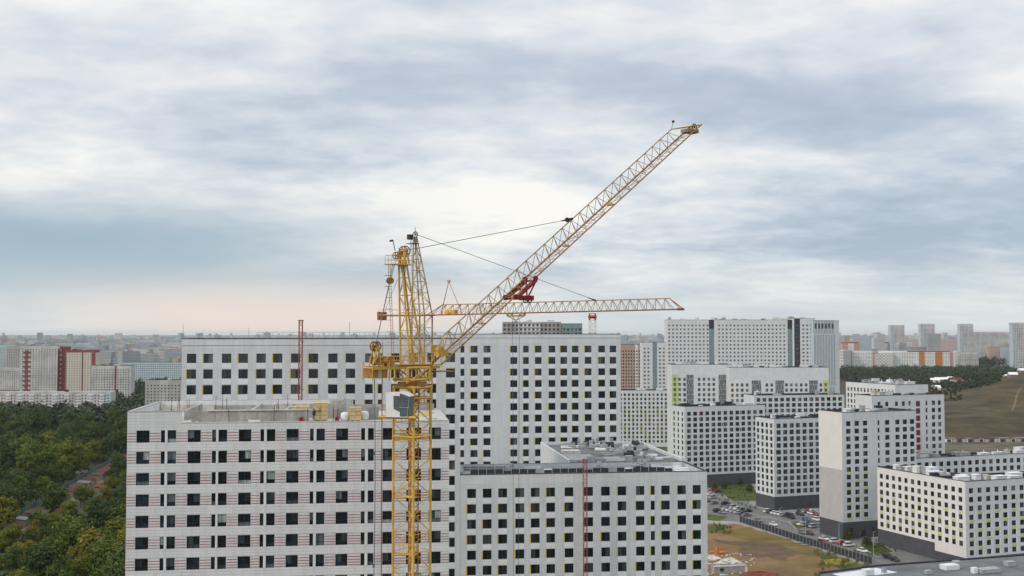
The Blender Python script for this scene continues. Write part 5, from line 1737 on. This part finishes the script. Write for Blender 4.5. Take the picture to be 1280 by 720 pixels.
cars = [
 (888, 619, 'saloon', CW, 'white car at top of the parking row beside the lower block edge'), (891, 623, 'suv', CS, 'silver car second in the parking row beside the lower block'),
 (884, 627, 'saloon', CK, 'black car peeping out from behind the lower white block edge'), (893, 630, 'saloon', CG, 'grey car below the silver one in the parking row'),
 (897, 640, 'suv', CK, 'black car parked on the strip below the parking row'), (903, 642, 'saloon', CG, 'dark grey car at grass strip near lower block'),
 (907, 631, 'suv', CK, 'black car left end of the middle parking cluster'), (912, 634, 'saloon', CB_, 'deep blue car in the middle parking cluster'),
 (917, 635, 'suv', CS, 'silver car in the middle parking cluster beside the blue one'), (922, 637, 'saloon', CW, 'white car in the middle parking cluster'),
 (928, 639, 'suv', CG, 'grey car right of the white one in the middle parking cluster'), (935, 640, 'saloon', CK, 'black car at right end of the middle parking cluster'),
 (948, 652, 'saloon', CG, 'dark car alone on the road near the fence start'), (967, 657, 'saloon', CW, 'white car driving on the road beyond the dark fence'),
 (988, 648, 'van', CK, 'black van parked at the lawn left of the slim tower'), (1000, 644, 'suv', CK, 'black car in the row under the corner tower, leftmost'),
 (1008, 652, 'suv', CB_, 'blue car parked left of the slim tower base'), (1014, 643, 'saloon', CW, 'white car in the row under the corner tower'),
 (1019, 644, 'saloon', CR, 'red car in the row under the corner tower'), (1021, 651, 'suv', CW, 'white car next to the blue one by the slim tower'),
 (1018, 656, 'saloon', CG, 'grey car close to the slim tower corner'), (1003, 667, 'saloon', CG, 'dark grey car on the road right of the lone white one'),
 (1012, 668, 'saloon', (0.10, 0.03, 0.04), 'dark maroon car following the grey one on the road'), (1030, 675, 'saloon', CW, 'white car on the road in front of the slim tower base'),
 (1029, 680, 'suv', CR, 'bright red car on the road beside the dark fence'), (1078, 690, 'saloon', CW, 'white car on the road below the lime panelled block'),
 (1110, 698, 'suv', CK, 'black car near the lime panelled block base'), (1118, 701, 'saloon', CK, 'black car rightmost before the dark hall roof'),
]
for i, (px, py, kd, cc, lab) in enumerate(cars):
    p = gp(px, py, .08)
    rz = road_a + (math.pi / 2 + .3 if 884 < px < 940 and py < 641 else 0) + random.uniform(-.08, .08)
    put_car(p, rz, kd, cc, lab, 'cars around the right hand estate')
cr_ = random.Random(17)
cname = {CW: 'white', CK: 'black', CB_: 'blue', CG: 'dark grey', CR: 'red', CS: 'silver'}
rows_c = [((886, 610), (900, 617), 4, 'at the top corner of the courtyard lawn'), ((958, 640), (984, 646), 6, 'in the row left of the black van'), ((996, 640), (1022, 641.5), 5, 'in the back row under the corner tower'), ((1000, 656), (1020, 660), 4, 'in the front row left of the slim tower'),
          ((906, 637), (936, 646), 6, 'in the lower row of the middle parking cluster'), ((780, 562), (836, 572), 9, 'on the far street left of the lime corner'), ((1040, 677), (1066, 684), 3, 'along the road before the slim tower')]
for (a, c, n, where) in rows_c:
    pa, pc = gp(a[0], a[1], .08), gp(c[0], c[1], .08); d_ = pc - pa
    for k in range(n):
        q = pa.lerp(pc, (k + .5) / n); kc = cr_.choice((CW, CK, CG, CS, CB_, CS, CW, CK, CG, CK, CW, CR))
        lab = cname[kc] + ' car ' + where
        put_car(q, math.atan2(d_.y, d_.x) + math.pi / 2 + cr_.uniform(-.06, .06), cr_.choice(('saloon', 'suv', 'saloon')), kc, lab, cname[kc] + ' cars ' + where)
# ---- street lamps
def street_lamp(p, rz, h, label):
    r = thing('street_lamp', label, 'street lamp', p, rz, 'street lamps beside the road')
    MB().bar((0, 0, 0), (0, 0, h), .12, 8, 0, .07).obj('pole', M_steel, r)
    MB().bar((0, 0, h), (1.3, 0, h + .3), .05, 6).obj('arm', M_steel, r)
    MB().cbox((1.5, 0, h + .3), (.7, .28, .14)).obj('lamp_head', M_dark, r)
for px, py, lab in ((975, 661, 'street lamp on road beside the lone white car'), (1007, 672, 'street lamp on road next to the two dark cars'), (1049, 683, 'street lamp on road before slim tower base'), (1072, 672, 'street lamp at right corner of the slim tower base'), (1092, 694, 'street lamp at left foot of lime panelled block')):
    street_lamp(gp(px, py, .05), road_a + math.pi / 2, 8.5, lab)

# ---- rubble and goods on the site ground (bottom, right of lower block)
rn = random.Random(21)
def pile(px, py, w, h, m, label, name='rubble_pile', cat='pile'):
    p = gp(px, py, .05); b = MB(); n, rings = 14, 5
    st = []
    for k in range(rings + 1):
        t = k / rings; st.append(len(b.v))
        for i in range(n):
            a = 2 * math.pi * i / n; rr = w * (1 - t) ** .8 * (1 + rn.uniform(-.25, .25))
            b.v.append((rr * math.cos(a), rr * .7 * math.sin(a), h * t ** .8 * (1 + rn.uniform(-.15, .15))))
    for a_, c_ in zip(st, st[1:]):
        for i in range(n):
            j = (i + 1) % n; b.f.append((a_ + i, a_ + j, c_ + j, c_ + i)); b.m.append(0)
    b.obj(name, m, None, loc=p, label=label, cat=cat)
pile(898, 692, 3.2, 2.6, mat('brick_orange', (0.36, 0.15, 0.06), .9, .4, .8), 'orange brick heap beside the lower block corner')
pile(912, 703, 4.2, 1.8, M_concrete_l, 'white sheeted heap on the site ground')
pile(890, 699, 3.4, 1.6, M_concrete_l, 'grey rubble heap at the lower block corner')
pile(950, 719, 8, 1.2, mat('red_earth', (0.17, 0.06, 0.04), .95, .3, .4), 'low red earth mound at bottom edge of site')
pile(1048, 703, 5.5, 1.4, mat('yellow_shrub', (0.26, 0.22, 0.04), .95, .4, 1.2), 'mound of yellow weeds by the dark fence', 'weed_mound', 'weeds')
db = MB(); dr_ = random.Random(44)
for k in range(80):
    q = gp(884 + 60 * dr_.random() ** 1.6, dr_.uniform(692, 719), .06)
    db.cbox((q.x, q.y, .2), (dr_.uniform(.3, 2.2), dr_.uniform(.2, .5), dr_.uniform(.15, .5)), dr_.choice((0, 1, 2)), dr_.uniform(0, 3))
db.obj('scattered_debris', [M_concrete_l, M_concrete, M_white_vent], None, kind='stuff', label='loose boards and blocks scattered over the site ground', cat='debris')
b = MB().box((-6, -1.3, .1), (6, 1.3, 2.3)).box((-6.1, -1.4, 2.3), (6.1, 1.4, 2.45)).box((4.2, -1.32, .6), (5.6, -1.301, 2.1), 0)
p = gp(912, 716, .05)
r = thing('site_cabin', 'long grey site cabin at the bottom beside the lower block', 'cabin', p, R(12))
b.obj('body', M_rubble, r); MB().box((5.0, -1.36, .3), (5.9, -1.31, 2.2)).obj('door', M_white_vent, r); MB().box((-4, -1.36, 1.0), (-2.6, -1.31, 1.9)).obj('window', M_cglass, r)

# ================================================================== left-hand district
M_panel_w = mat('weathered_panel_white', (0.60, 0.585, 0.57), .85, .3, .06, streak=.25, joints=(3.2, 2.8, .06), jcol=.75)
M_panel_g = mat('grey_beige_panel', (0.44, 0.42, 0.39), .85, .12, .2, streak=.12, joints=(3.2, 2.8, .06), jcol=.75)
M_panel_b = mat('pale_blue_panel', (0.46, 0.55, 0.57), .85, .12, .2, streak=.1, joints=(3.2, 2.8, .06), jcol=.8)
M_redp = mat('red_panel', (0.25, 0.07, 0.07), .8, .1, .3)
M_cream = mat('cream_panel', (0.58, 0.53, 0.46), .8, .08, .3)
M_pinkroof = mat('faded_red_roof', (0.30, 0.12, 0.10), .9, .2, .3)
def far_building(name, label, px0, px1, ytop, Y, wm, matfn=None, ncol=None, storey=2.9, wh=1.5, phi=0.0, D=14, roofm=None, extra_u=(), extra_z=(), clutter=0, group=None, cat='apartment building', right=False, pane=None, ww=1.3, seed=3):
    O = plan(px0, 440, Y); W = (px1 - px0) / F * Y / math.cos(phi); H = zat(ytop, Y, px0)
    n = ncol or max(2, int(W / 3.3)); nr = max(1, int((H - 2.5) / storey)); wh = min(wh, 1.3)
    b = building(name, label, cat, O, phi, W, D, H, wm, front=dict(cols=even(W, n, ww), rows=rows_of(1.6, nr, wh, storey)),
                 right=dict(cols=even(D, max(2, int(D / 4)), 1.4), rows=rows_of(1.6, nr, wh, storey)) if right else None, mode='joined', matfn=matfn, extra_u=extra_u, extra_z=extra_z, roofm=roofm, clutter=clutter, group=group, pane=pane, recess=.15, seed=seed)
    return b, W, H
b, W, H = far_building('apartment_tower', 'white tower with red balcony columns at left, tallest of its pair', 25.5, 72, 432, 1385, [M_panel_w, M_redp], lambda u, z: 1 if (3.5 < u < 13 and z < 60 and (int(z / 2.9) % 2 or 6 < u < 10)) else 0, extra_u=(3.5, 6, 10, 13), extra_z=[2.9 * k for k in range(1, 22)], clutter=4)
b, W, H = far_building('apartment_tower', 'narrow red and white stair tower between the paired left towers', 72.5, 83, 433.5, 1392, [M_panel_w, M_redp], lambda u, z: 1 if (u > 4.5 or (u > 2.2 and int(z / 2.9) % 2)) else 0, extra_u=(2.2, 4.5), extra_z=[2.9 * k for k in range(1, 22)], ncol=3)
b, W, H = far_building('apartment_tower', 'cream tower framed in red, right one of the left pair', 81, 119.5, 437.5, 1380, [M_cream, M_redp], lambda u, z: 1 if (u < 2 or u > 33 or z > 56.6 or 21 < u < 23) else 0, extra_u=(2, 33, 21, 23), extra_z=(56.6,), clutter=3)
b, W, H = far_building('apartment_block', 'white nine storey panel block right of the red framed tower', 115, 164, 457, 1330, [M_panel_w, M_redp], lambda u, z: 1 if 27 < u < 29.5 else 0, extra_u=(27, 29.5), clutter=3)
b, W, H = far_building('apartment_block', 'long low grey white panel block with flat roof at left edge', -60, 139, 490, 1150, [M_panel_w, M_panel_b, M_pinkroof], lambda u, z: 1 if u > 158 else 0, extra_u=(158,), roofm=M_pinkroof, clutter=6)
bal = MB()
for k in range(9):
    for s_ in range(6):
        u = 56 + k * 12.0
        bal.box((u, -.9, 2.2 + s_ * 2.9), (u + 5, -.02, 3.3 + s_ * 2.9))
bal.obj('balcony', M_spandrel, b, kind='stuff')
far_building('apartment_block', 'grey beige panel block half hidden by trees left of tall white block', 182, 232, 475, 1060, [M_panel_g, M_panel_w], lambda u, z: 1 if 14 < u < 22 else 0, extra_u=(14, 22), clutter=2)
far_building('apartment_block', 'pale turquoise long panel block beyond the trees at left', 150, 234, 453, 1750, [M_panel_b])
far_building('apartment_block', 'pinkish roofed low block at far left edge', -20, 24, 460, 1600, [M_panel_w], roofm=M_pinkroof)
far_building('apartment_block', 'blue white slab at far left edge behind the pink roof', -10, 20, 431, 2200, [M_panel_b])
far_building('apartment_block', 'dark sided slab beside the far left red tower', 8, 25, 433, 2000, [M_panel_g])
# right background row
M_orange = mat('orange_panel', (0.55, 0.22, 0.06), .8, .1, .3)
M_salmon = mat('salmon_panel', (0.55, 0.33, 0.26), .8, .1, .3)
M_redroof = mat('red_roof_tiles', (0.36, 0.07, 0.06), .9, .2, .3)
b, W, H = far_building('apartment_block', 'long white and orange block with red roof beyond the right trees', 1053, 1197, 438.5, 2250, [M_beige, M_orange, M_salmon, M_redroof, M_spandrel], lambda u, z: 3 if (z > 42.5 and 130 < u < 215) else (1 if (153 < u < 165 or 186 < u < 201) else (2 if (8 < u < 20 or 60 < u < 72 or 215 < u < 222) else (4 if (int(z / 2.9) % 3 == 0 or int(u / 12) % 3 == 0) else 0))), extra_u=(8, 20, 60, 72, 130, 153, 165, 186, 201, 215, 222, 24, 36, 48, 84, 96, 108, 120, 144), extra_z=[2.9 * k for k in range(1, 15)] + [42.5], roofm=M_redroof)
far_building('apartment_block', 'white low end block right of the orange and white one', 1197, 1223, 440, 2240, [M_panel_w])
far_building('apartment_block', 'salmon block with red roof behind the orange one', 1053, 1140, 427.5, 2700, [M_salmon, M_redroof, M_spandrel], lambda u, z: 1 if (z > 56 and (u < 40 or 70 < u < 130)) else (2 if int(u / 14) % 2 else 0), extra_u=(14, 28, 42, 40, 56, 70, 84, 98, 112, 126, 130, 140, 154), extra_z=(56,), roofm=M_redroof)
far_building('apartment_block', 'pale pink slab behind the right towers', 1128, 1202, 424, 3000, [mat('pale_pink', (0.55, 0.45, 0.42), .8, .1, .3)])
for x0, x1, yt, Y, lab in ((1113, 1131, 406.5, 2650, 'first pale tower from the left on the right skyline'), (1151, 1169, 405, 2600, 'second pale tower from the left on the right skyline'), (1200, 1217, 405, 2550, 'third pale tower on right skyline beside the dark wood'), (1266, 1290, 403.5, 2100, 'pale tower cut by the right photo edge')):
    far_building('apartment_tower', lab, x0, x1, yt, Y, [M_panel_w, M_panel_b], lambda u, z: 1 if 4 < u < 9 else 0, extra_u=(4, 9), wh=1.3)
far_building('apartment_block', 'white low slab far right behind the dark wood', 1216, 1266, 415, 2900, [M_panel_w])

# ---- distant city, one hazy mass
rn = random.Random(77)
city_m = [mat('city_pale', (0.74, 0.72, 0.69), .85, .2, .02, joints=(4, 3, .9), jcol=.5), mat('city_grey', (0.48, 0.49, 0.50), .85, .2, .02, joints=(4, 3, .9), jcol=.55),
          mat('city_warm', (0.55, 0.42, 0.36), .85, .2, .02, joints=(4, 3, .9), jcol=.6), mat('city_blue', (0.40, 0.48, 0.52), .85, .2, .02, joints=(5, 3, .9), jcol=.6)]
cb2 = MB()
for i in range(5200):
    Y = rn.uniform(2200, 6500) if rn.random() < .6 else rn.uniform(6000, 16000)
    X = rn.uniform(-.56, .56) * Y
    px = 640 + F * X / Y
    if Y < 2700 and 1180 < px < 1290:
        continue
    r = rn.random()
    h = rn.uniform(10, 28) if r < .60 else rn.uniform(28, 52) if r < .95 else rn.uniform(55, 84)
    if px < 500 and Y < 4500:
        h = min(h, 45)
    w = rn.uniform(18, 85) if h < 58 else rn.uniform(18, 30)
    d = rn.uniform(12, 18)
    n0 = len(cb2.v)
    cb2.box((-w / 2, -d / 2, 0), (w / 2, d / 2, h), rn.choices((0, 1, 2, 3), (5, 4, 2, 3))[0], bottom=False)
    if rn.random() < .4:
        cb2.box((-w / 6, -d / 4, h), (w / 8, d / 4, h + rn.uniform(2, 5)), 1, bottom=False)
    a = rn.choice((0, 0, R(15), R(-20), R(60)))
    ca, sa = math.cos(a), math.sin(a)
    for k in range(n0, len(cb2.v)):
        x, y, z = cb2.v[k]; cb2.v[k] = (X + x * ca - y * sa, Y + x * sa + y * ca, z)
cb2.obj('distant_city', city_m, None, kind='stuff', label='pale mass of distant city blocks along the hazy horizon', cat='city')
# chimneys and masts on the skyline (left)
for px, yt, Y, lab in ((229, 404, 6000, 'thin mast on the left skyline above the tall white block'), (437, 402, 5000, 'faint tall mast on skyline left of the crane'), (311, 409, 5500, 'short mast on left skyline behind the roof railing')):
    p = unp(px, yt, Y)
    MB().bar((0, 0, 0), (0, 0, p.z), 2.2, 8, 0, .9).disc((0, 0, p.z * .82), (0, 0, 1), 4, 2, 10).disc((0, 0, p.z * .93), (0, 0, 1), 3, 2, 10).obj('radio_mast', M_steel, None, loc=(p.x, p.y, 0), label=lab, cat='mast')

# ================================================================== garages and green fence at left
ga, gb = gp(2, 664), gp(158, 571)
gd = (gb - ga); gang = math.atan2(gd.y, gd.x); gl_ = gd.length
gfence = thing('garden_fence', 'teal metal fence running diagonally through the trees at left', 'fence', (0, 0, 0))
M_tealf = mat('teal_fence_sheet', (0.05, 0.155, 0.13), .6, .5, .4, rnd=.5)
gn = Vector((-math.sin(gang), math.cos(gang), 0))
run_fence(gfence, ga + gn * 4, gb + gn * 4, 70, 2.1, M_tealf, M_steel)
M_rust = [mat('rusty_roof_red', (0.115, 0.032, 0.027), .8, .6, .5), mat('brown_roof', (0.11, 0.055, 0.042), .85, .35, .3), mat('grey_roof', (0.20, 0.19, 0.19), .85, .3, .3), mat('bright_red_roof', (0.17, 0.034, 0.025), .75, .6, .5)]
M_gwall = mat('garage_wall', (0.24, 0.17, 0.14), .9, .25, .4)
rn = random.Random(31)
t = 10.0
k = 0
words_ = ['rusty red', 'brown', 'grey', 'bright red']
while t < gl_ - 15:
    L_ = rn.uniform(7, 13); wv = rn.uniform(4.2, 6)
    for side in (0, 1):
        if rn.random() < (.8 if side else .3):
            continue
        mi = rn.choices((0, 1, 2, 3), (4, 3, 1, 3))[0]
        p = ga + gd.normalized() * t - gn * (2 + side * 12) if not side else ga + gd.normalized() * t - gn * 14
        g_ = thing('garage', words_[mi] + ' roofed garage in the row beside the teal fence', 'garage', p, gang, 'garages along the teal fence')
        MB().box((0, -wv, 0), (L_ - .4, 0, 2.8)).obj('wall', M_gwall, g_)
        rf = MB(); rf.face([(-.3, -wv - .3, 2.82), (L_ - .1, -wv - .3, 2.82), (L_ - .1, .3, 3.5), (-.3, .3, 3.5)])
        rf.face([(-.3, -wv - .3, 2.72), (-.3, .3, 3.4), (L_ - .1, .3, 3.4), (L_ - .1, -wv - .3, 2.72)])
        rf.face([(-.3, -wv - .3, 2.72), (L_ - .1, -wv - .3, 2.72), (L_ - .1, -wv - .3, 2.82), (-.3, -wv - .3, 2.82)])
        rf.obj('roof', M_rust[mi], g_)
        MB().box((L_ * .2, -wv - .05, .05), (L_ * .6, -wv - .002, 2.3)).obj('door', M_tealf if rn.random() < .4 else M_steel, g_)
    t += L_ + .3
# dirt lane along the garages
b = MB()
q0, q1 = ga - gn * 9.2, gb - gn * 9.2
b.face([tuple(q0 + gn * 2 + Vector((0, 0, .04))), tuple(q0 - gn * 2.4 + Vector((0, 0, .04))), tuple(q1 - gn * 2.4 + Vector((0, 0, .04))), tuple(q1 + gn * 2 + Vector((0, 0, .04)))])
b.obj('dirt_lane', M_track, kind='structure')

# ================================================================== trees
M_leaf = foliage('leaves'); M_bark = mat('bark', (0.09, 0.07, 0.05), .95, .3, 2)
def tree_template(seed, H, rad, nleaf, leaf, squash=.85, trunk_h=.35):
    r = random.Random(seed)
    lobes = []
    for i in range(r.randint(20, 26)):
        a = r.uniform(0, 2 * math.pi); q = rad * r.uniform(.15, .72); z = H * r.uniform(.28, .84)
        k = 1 - abs(z / H - .6) * 1.1
        lobes.append((Vector((q * math.cos(a) * k, q * math.sin(a) * k, z)), rad * r.uniform(.26, .44)))
    lobes.append((Vector((0, 0, H * .88)), rad * .34))
    b = MB()
    per = nleaf // len(lobes)
    for c, lr in lobes:
        for i in range(per):
            d = Vector((r.gauss(0, 1), r.gauss(0, 1), r.gauss(0, 1))).normalized()
            p = c + Vector((d.x, d.y, d.z * squash)) * lr * (r.random() ** .35) * r.uniform(.9, 1.12)
            nrm = (d + Vector((r.gauss(0, .6), r.gauss(0, .6), r.gauss(0, .6) + .35))).normalized()
            a = nrm.orthogonal().normalized(); bb = nrm.cross(a); th = r.uniform(0, 6.28)
            a, bb = a * math.cos(th) + bb * math.sin(th), bb * math.cos(th) - a * math.sin(th)
            s = leaf * r.uniform(.55, 1.3)
            b.face([p - a * s, p - bb * s * .6, p + a * s, p + bb * s * .6])
    crown = b.mesh('crown', M_leaf)
    t = MB()
    t.bar((0, 0, 0), (0, 0, H * trunk_h), rad * .075, 8, 0, rad * .055).bar((0, 0, H * trunk_h), (r.uniform(-.3, .3), 0, H * .8), rad * .055, 6, 0, .04)
    for c, lr in lobes[:8]:
        z0 = H * r.uniform(trunk_h * .8, .55); t.bar((0, 0, z0), c, rad * .03, 5, 0, .03)
    return crown, t.mesh('trunk', M_bark)
TT = [tree_template(100 + i, *a) for i, a in enumerate(((14, 6.4, 4200, .40), (16, 6.0, 4200, .40), (12, 6.8, 4200, .42), (18, 6.6, 4600, .42), (10, 5.4, 3200, .38), (15, 7.6, 4800, .42)))]
TG = [(0.056, 0.080, 0.018), (0.086, 0.110, 0.018), (0.112, 0.125, 0.017), (0.040, 0.062, 0.020), (0.138, 0.130, 0.019), (0.06, 0.090, 0.030), (0.14, 0.125, 0.022)]
def put_tree(x, y, z, ti, s, colr, label, group):
    c, t = TT[ti]
    r = thing('tree', label, 'tree', (x, y, z - .1), random.uniform(0, 6.28), group)
    r.scale = (s * random.uniform(.9, 1.1), s * random.uniform(.9, 1.1), s * random.uniform(.85, 1.12))
    link('crown', c, r, color=colr); link('trunk', t, r)
    return r
rn = random.Random(55)
placed = []
def left_ok(p):
    # distance from the fence / garage line
    w = p - ga; tt = w.dot(gd) / gl_ / gl_; off = w.dot(gn)
    return not ((-9 - 9 * abs(math.sin(tt * 21))) < off < 5.5 and -0.05 < tt < 1.02)
kinds = [('dark green', (0, 3, 5)), ('mid green', (0, 1, 2, 5)), ('yellow green', (2, 4, 6)), ('olive', (2, 4))]
def near_label(px, py, colr):
    tone = 'yellow tinged' if colr[0] >= .13 else 'light green' if colr[0] >= .1 else 'dark green' if colr[0] < .058 else 'mid green'
    return tone
cnt = 0
tries = 0
def side_of(p): return (p - ga).dot(gn)
while cnt < 265 and tries < 9000:
    tries += 1
    Y = 300 + (rn.random() ** 1.1) * 600
    px = rn.uniform(-12, 168 if Y < 640 else 228)
    p = Vector(((px - 640) / F * Y, Y, 0))
    if not left_ok(p):
        continue
    dmin = 6.0 if Y < 560 else 8.5
    if any((p - q).length < dmin for q in placed):
        continue
    placed.append(p)
    far = side_of(p) > 0
    if Y > 700:
        ci = rn.choice((3, 3, 0, 5, 0))
    elif far:
        ci = rn.choice((1, 2, 4, 2, 1, 5) if px > 55 and Y > 480 else (0, 3, 5, 1, 3))
    else:
        ci = rn.choice((0, 3, 5, 1, 2, 4, 6, 0))
    cc = TG[ci]
    zone = 'in the dense wood beyond the teal fence' if far else 'in the wood between garages and the white tower'
    if Y > 700:
        zone = 'in the far wood before the panel blocks'
    s = rn.uniform(.65, 1.3) * (1.2 if Y > 560 else 1.0)
    if -44 < side_of(p) < -12:
        s *= .6
    put_tree(p.x, p.y, 0, rn.randrange(6), s, cc, near_label(px, 0, cc) + ' tree ' + zone, near_label(px, 0, cc) + ' trees ' + zone)
    cnt += 1
# far belts of trees: uncountable woods as one mass
vr = random.Random(63)
COT = []
for i in range(26):
    px = vr.uniform(1108, 1282); Y = vr.uniform(1420, 1900)
    COT.append(((px - 640) / F * Y, Y))
def clearing(x, y):
    return any(abs(x - cx) < 11 and -42 < y - cy < 9 for cx, cy in COT)
def wood(name, label, spots, seed, per=26, leaf=1.4, colr=(0.04, 0.055, 0.028)):
    r = random.Random(seed); b = MB()
    for (x, y, z, h, rad) in spots:
        for i in range(per):
            d = Vector((r.gauss(0, 1), r.gauss(0, 1), r.gauss(0, 1))).normalized()
            p = Vector((x, y, z + h * .58)) + Vector((d.x * rad, d.y * rad, d.z * h * .42)) * (r.random() ** .3)
            nrm = (d + Vector((r.gauss(0, .5), r.gauss(0, .5), r.gauss(0, .5) + .3))).normalized()
            a = nrm.orthogonal().normalized(); bb = nrm.cross(a)
            s = leaf * r.uniform(.6, 1.3)
            b.face([p - a * s, p - bb * s * .8, p + a * s, p + bb * s * .8])
    b.obj(name, M_leaf, None, kind='stuff', label=label, cat='wood', color=colr)
def belt(n, px0, px1, Y0, Y1, seed, hmin=9, hmax=16, zf=None):
    r = random.Random(seed); out = []
    for i in range(n):
        Y = r.uniform(Y0, Y1); px = r.uniform(px0, px1); x = (px - 640) / F * Y
        z = zf(x, Y) if zf else 0
        h = r.uniform(hmin, hmax)
        if not clearing(x, Y):
            out.append((x, Y, z, h, h * .38))
    return out
wood('woodland', 'dark wood behind the left panel blocks', belt(420, -30, 230, 900, 1120, 1) + belt(300, 120, 232, 1150, 1700, 2) + belt(500, -60, 560, 1900, 2250, 3) + belt(900, -60, 560, 2600, 4200, 13), 4, per=30, leaf=1.9)
wood('woodland', 'dark tree belt below the orange and white block at right', belt(900, 1045, 1300, 1850, 2200, 5, 12, 22) + belt(420, 1060, 1300, 1600, 1850, 6, 6, 13, on_hill), 7, per=80, leaf=1.2, colr=(0.036, 0.05, 0.024))
wood('woodland', 'flat dark wood on the far right slope', belt(1500, 1218, 1310, 2700, 4200, 8, 16, 24), 9, per=26, leaf=3.0, colr=(0.03, 0.045, 0.035))
wood('woodland', 'bushes scattered below the village roofs at right', belt(700, 1140, 1250, 1420, 1640, 10, 3, 8, on_hill) + belt(90, 1150, 1200, 1280, 1420, 11, 1.5, 3.5, on_hill) + belt(130, 780, 840, 900, 1000, 12), 12, per=30, leaf=1.2, colr=(0.036, 0.046, 0.022))
ug = []
ur = random.Random(90)
while len(ug) < 1500:
    Y = ur.uniform(330, 930); px = ur.uniform(-20, 230); pq = Vector(((px - 640) / F * Y, Y, 0))
    if left_ok(pq):
        hh = ur.uniform(3.5, 8) * (.5 if -45 < side_of(pq) < 0 else 1); ug.append((pq.x, pq.y, -.5, hh, hh * .62))
wood('undergrowth', 'dark undergrowth filling the gaps of the left wood', ug, 91, per=46, leaf=.7, colr=(0.045, 0.06, 0.024))
# weeds and shrubs round the building ground
wood('shrubbery', 'low green shrubs along dark fence and site ground', belt(70, 1015, 1090, 372, 415, 15, 1.2, 2.6) + belt(26, 884, 912, 455, 475, 16, 1.0, 1.8) + belt(40, 895, 945, 515, 590, 17, .8, 1.8) + belt(30, 1070, 1115, 415, 440, 18, .8, 1.6), 19, per=60, leaf=.16, colr=(0.10, 0.10, 0.03))
# courtyard trees
for i, (px, py) in enumerate(((893, 613), (905, 611), (925, 608), (936, 616), (1060, 675), (1084, 684), (845, 583), (838, 577))):
    p = gp(px, py, 0)
    put_tree(p.x, p.y, 0, 4, .45, (0.06, 0.07, 0.025), 'small young tree planted in the estate courtyard', 'young courtyard trees')
# village houses among the trees, right
for i, (x, Y) in enumerate(COT):
    mi = vr.choice((0, 1, 2, 2, 3))
    h = thing('cottage', words_[mi] + ' roofed cottage among dark trees before the orange block', 'house', (x, Y, on_hill(x, Y)), vr.uniform(-.5, .5), 'cottages among the trees at right')
    w, d = vr.uniform(9, 17), 9
    MB().box((-w / 2, -d / 2, -3), (w / 2, d / 2, 3.4)).obj('wall', M_beige if i % 2 else M_gwall, h)
    rf = MB()
    e_ = .5
    rf.face([(-w / 2 - e_, -d / 2 - e_, 3.3), (w / 2 + e_, -d / 2 - e_, 3.3), (w / 2 + e_, 0, 6.4), (-w / 2 - e_, 0, 6.4)])
    rf.face([(w / 2 + e_, d / 2 + e_, 3.3), (-w / 2 - e_, d / 2 + e_, 3.3), (-w / 2 - e_, 0, 6.4), (w / 2 + e_, 0, 6.4)])
    rf.face([(-w / 2, -d / 2, 3.4), (-w / 2, 0, 6.3), (-w / 2, d / 2, 3.4)]); rf.face([(w / 2, -d / 2, 3.4), (w / 2, d / 2, 3.4), (w / 2, 0, 6.3)])
    rf.obj('roof', M_rust[mi] if mi != 2 else M_white_vent, h)
# row of garages below the hill
p0, p1 = gp(1183, 553), gp(1330, 552)
for k in range(22):
    p = p0.lerp(p1, k / 22); mi = vr.choice((0, 1, 1, 2, 2))
    g_ = thing('garage', words_[mi] + ' roofed garage in the row below the brown hill', 'garage', (p.x, p.y, 0), vr.uniform(-.05, .05), 'garages below the brown hill')
    MB().box((0, 0, 0), (4.0, 7, 2.6)).obj('wall', M_gwall if k % 3 else M_beige, g_)
    MB().box((-.1, -.2, 2.62), (4.1, 7.2, 2.8)).obj('roof', M_rust[mi], g_)
    MB().box((.6, -.06, .05), (3.4, -.005, 2.2)).obj('door', M_steel if k % 2 else M_rust[1], g_)
# dirt tracks on the hill, laid on the slope
tk = MB(); prevq = None
for k in range(40):
    t_ = k / 39; px = 1236 + 44 * t_; Y = 1330 - 260 * math.sin((1 - t_) * 1.5) + 60 * math.sin(t_ * 9)
    x = (px - 640) / F * Y; z = on_hill(x, Y) + .25
    q = (Vector((x - 2.5, Y - 3, on_hill(x - 2.5, Y - 3) + .25)), Vector((x + 2.5, Y + 3, on_hill(x + 2.5, Y + 3) + .25)))
    if prevq:
        tk.face([prevq[0], q[0], q[1], prevq[1]])
    prevq = q
tk.obj('dirt_track', M_track, kind='structure')

# ================================================================== haze: the air over the whole city
hz_b = MB().box((-GX - 50, GY0 - 50, -1.5), (GX + 50, GY1 + 50, 122.0))
hm, ht, hbs = _nodes('haze_air')
ht.nodes.clear()
out = ht.nodes.new('ShaderNodeOutputMaterial'); pv_ = ht.nodes.new('ShaderNodeVolumePrincipled')
pv_.inputs['Color'].default_value = (0.88, 0.92, 0.96, 1)
pv_.inputs['Density'].default_value = 2.9e-5
pv_.inputs['Anisotropy'].default_value = 0.2
ht.links.new(pv_.outputs[0], out.inputs['Volume'])
hz_b.obj('haze', hm, kind='stuff', label='thin pale haze hanging over the whole city', cat='haze')
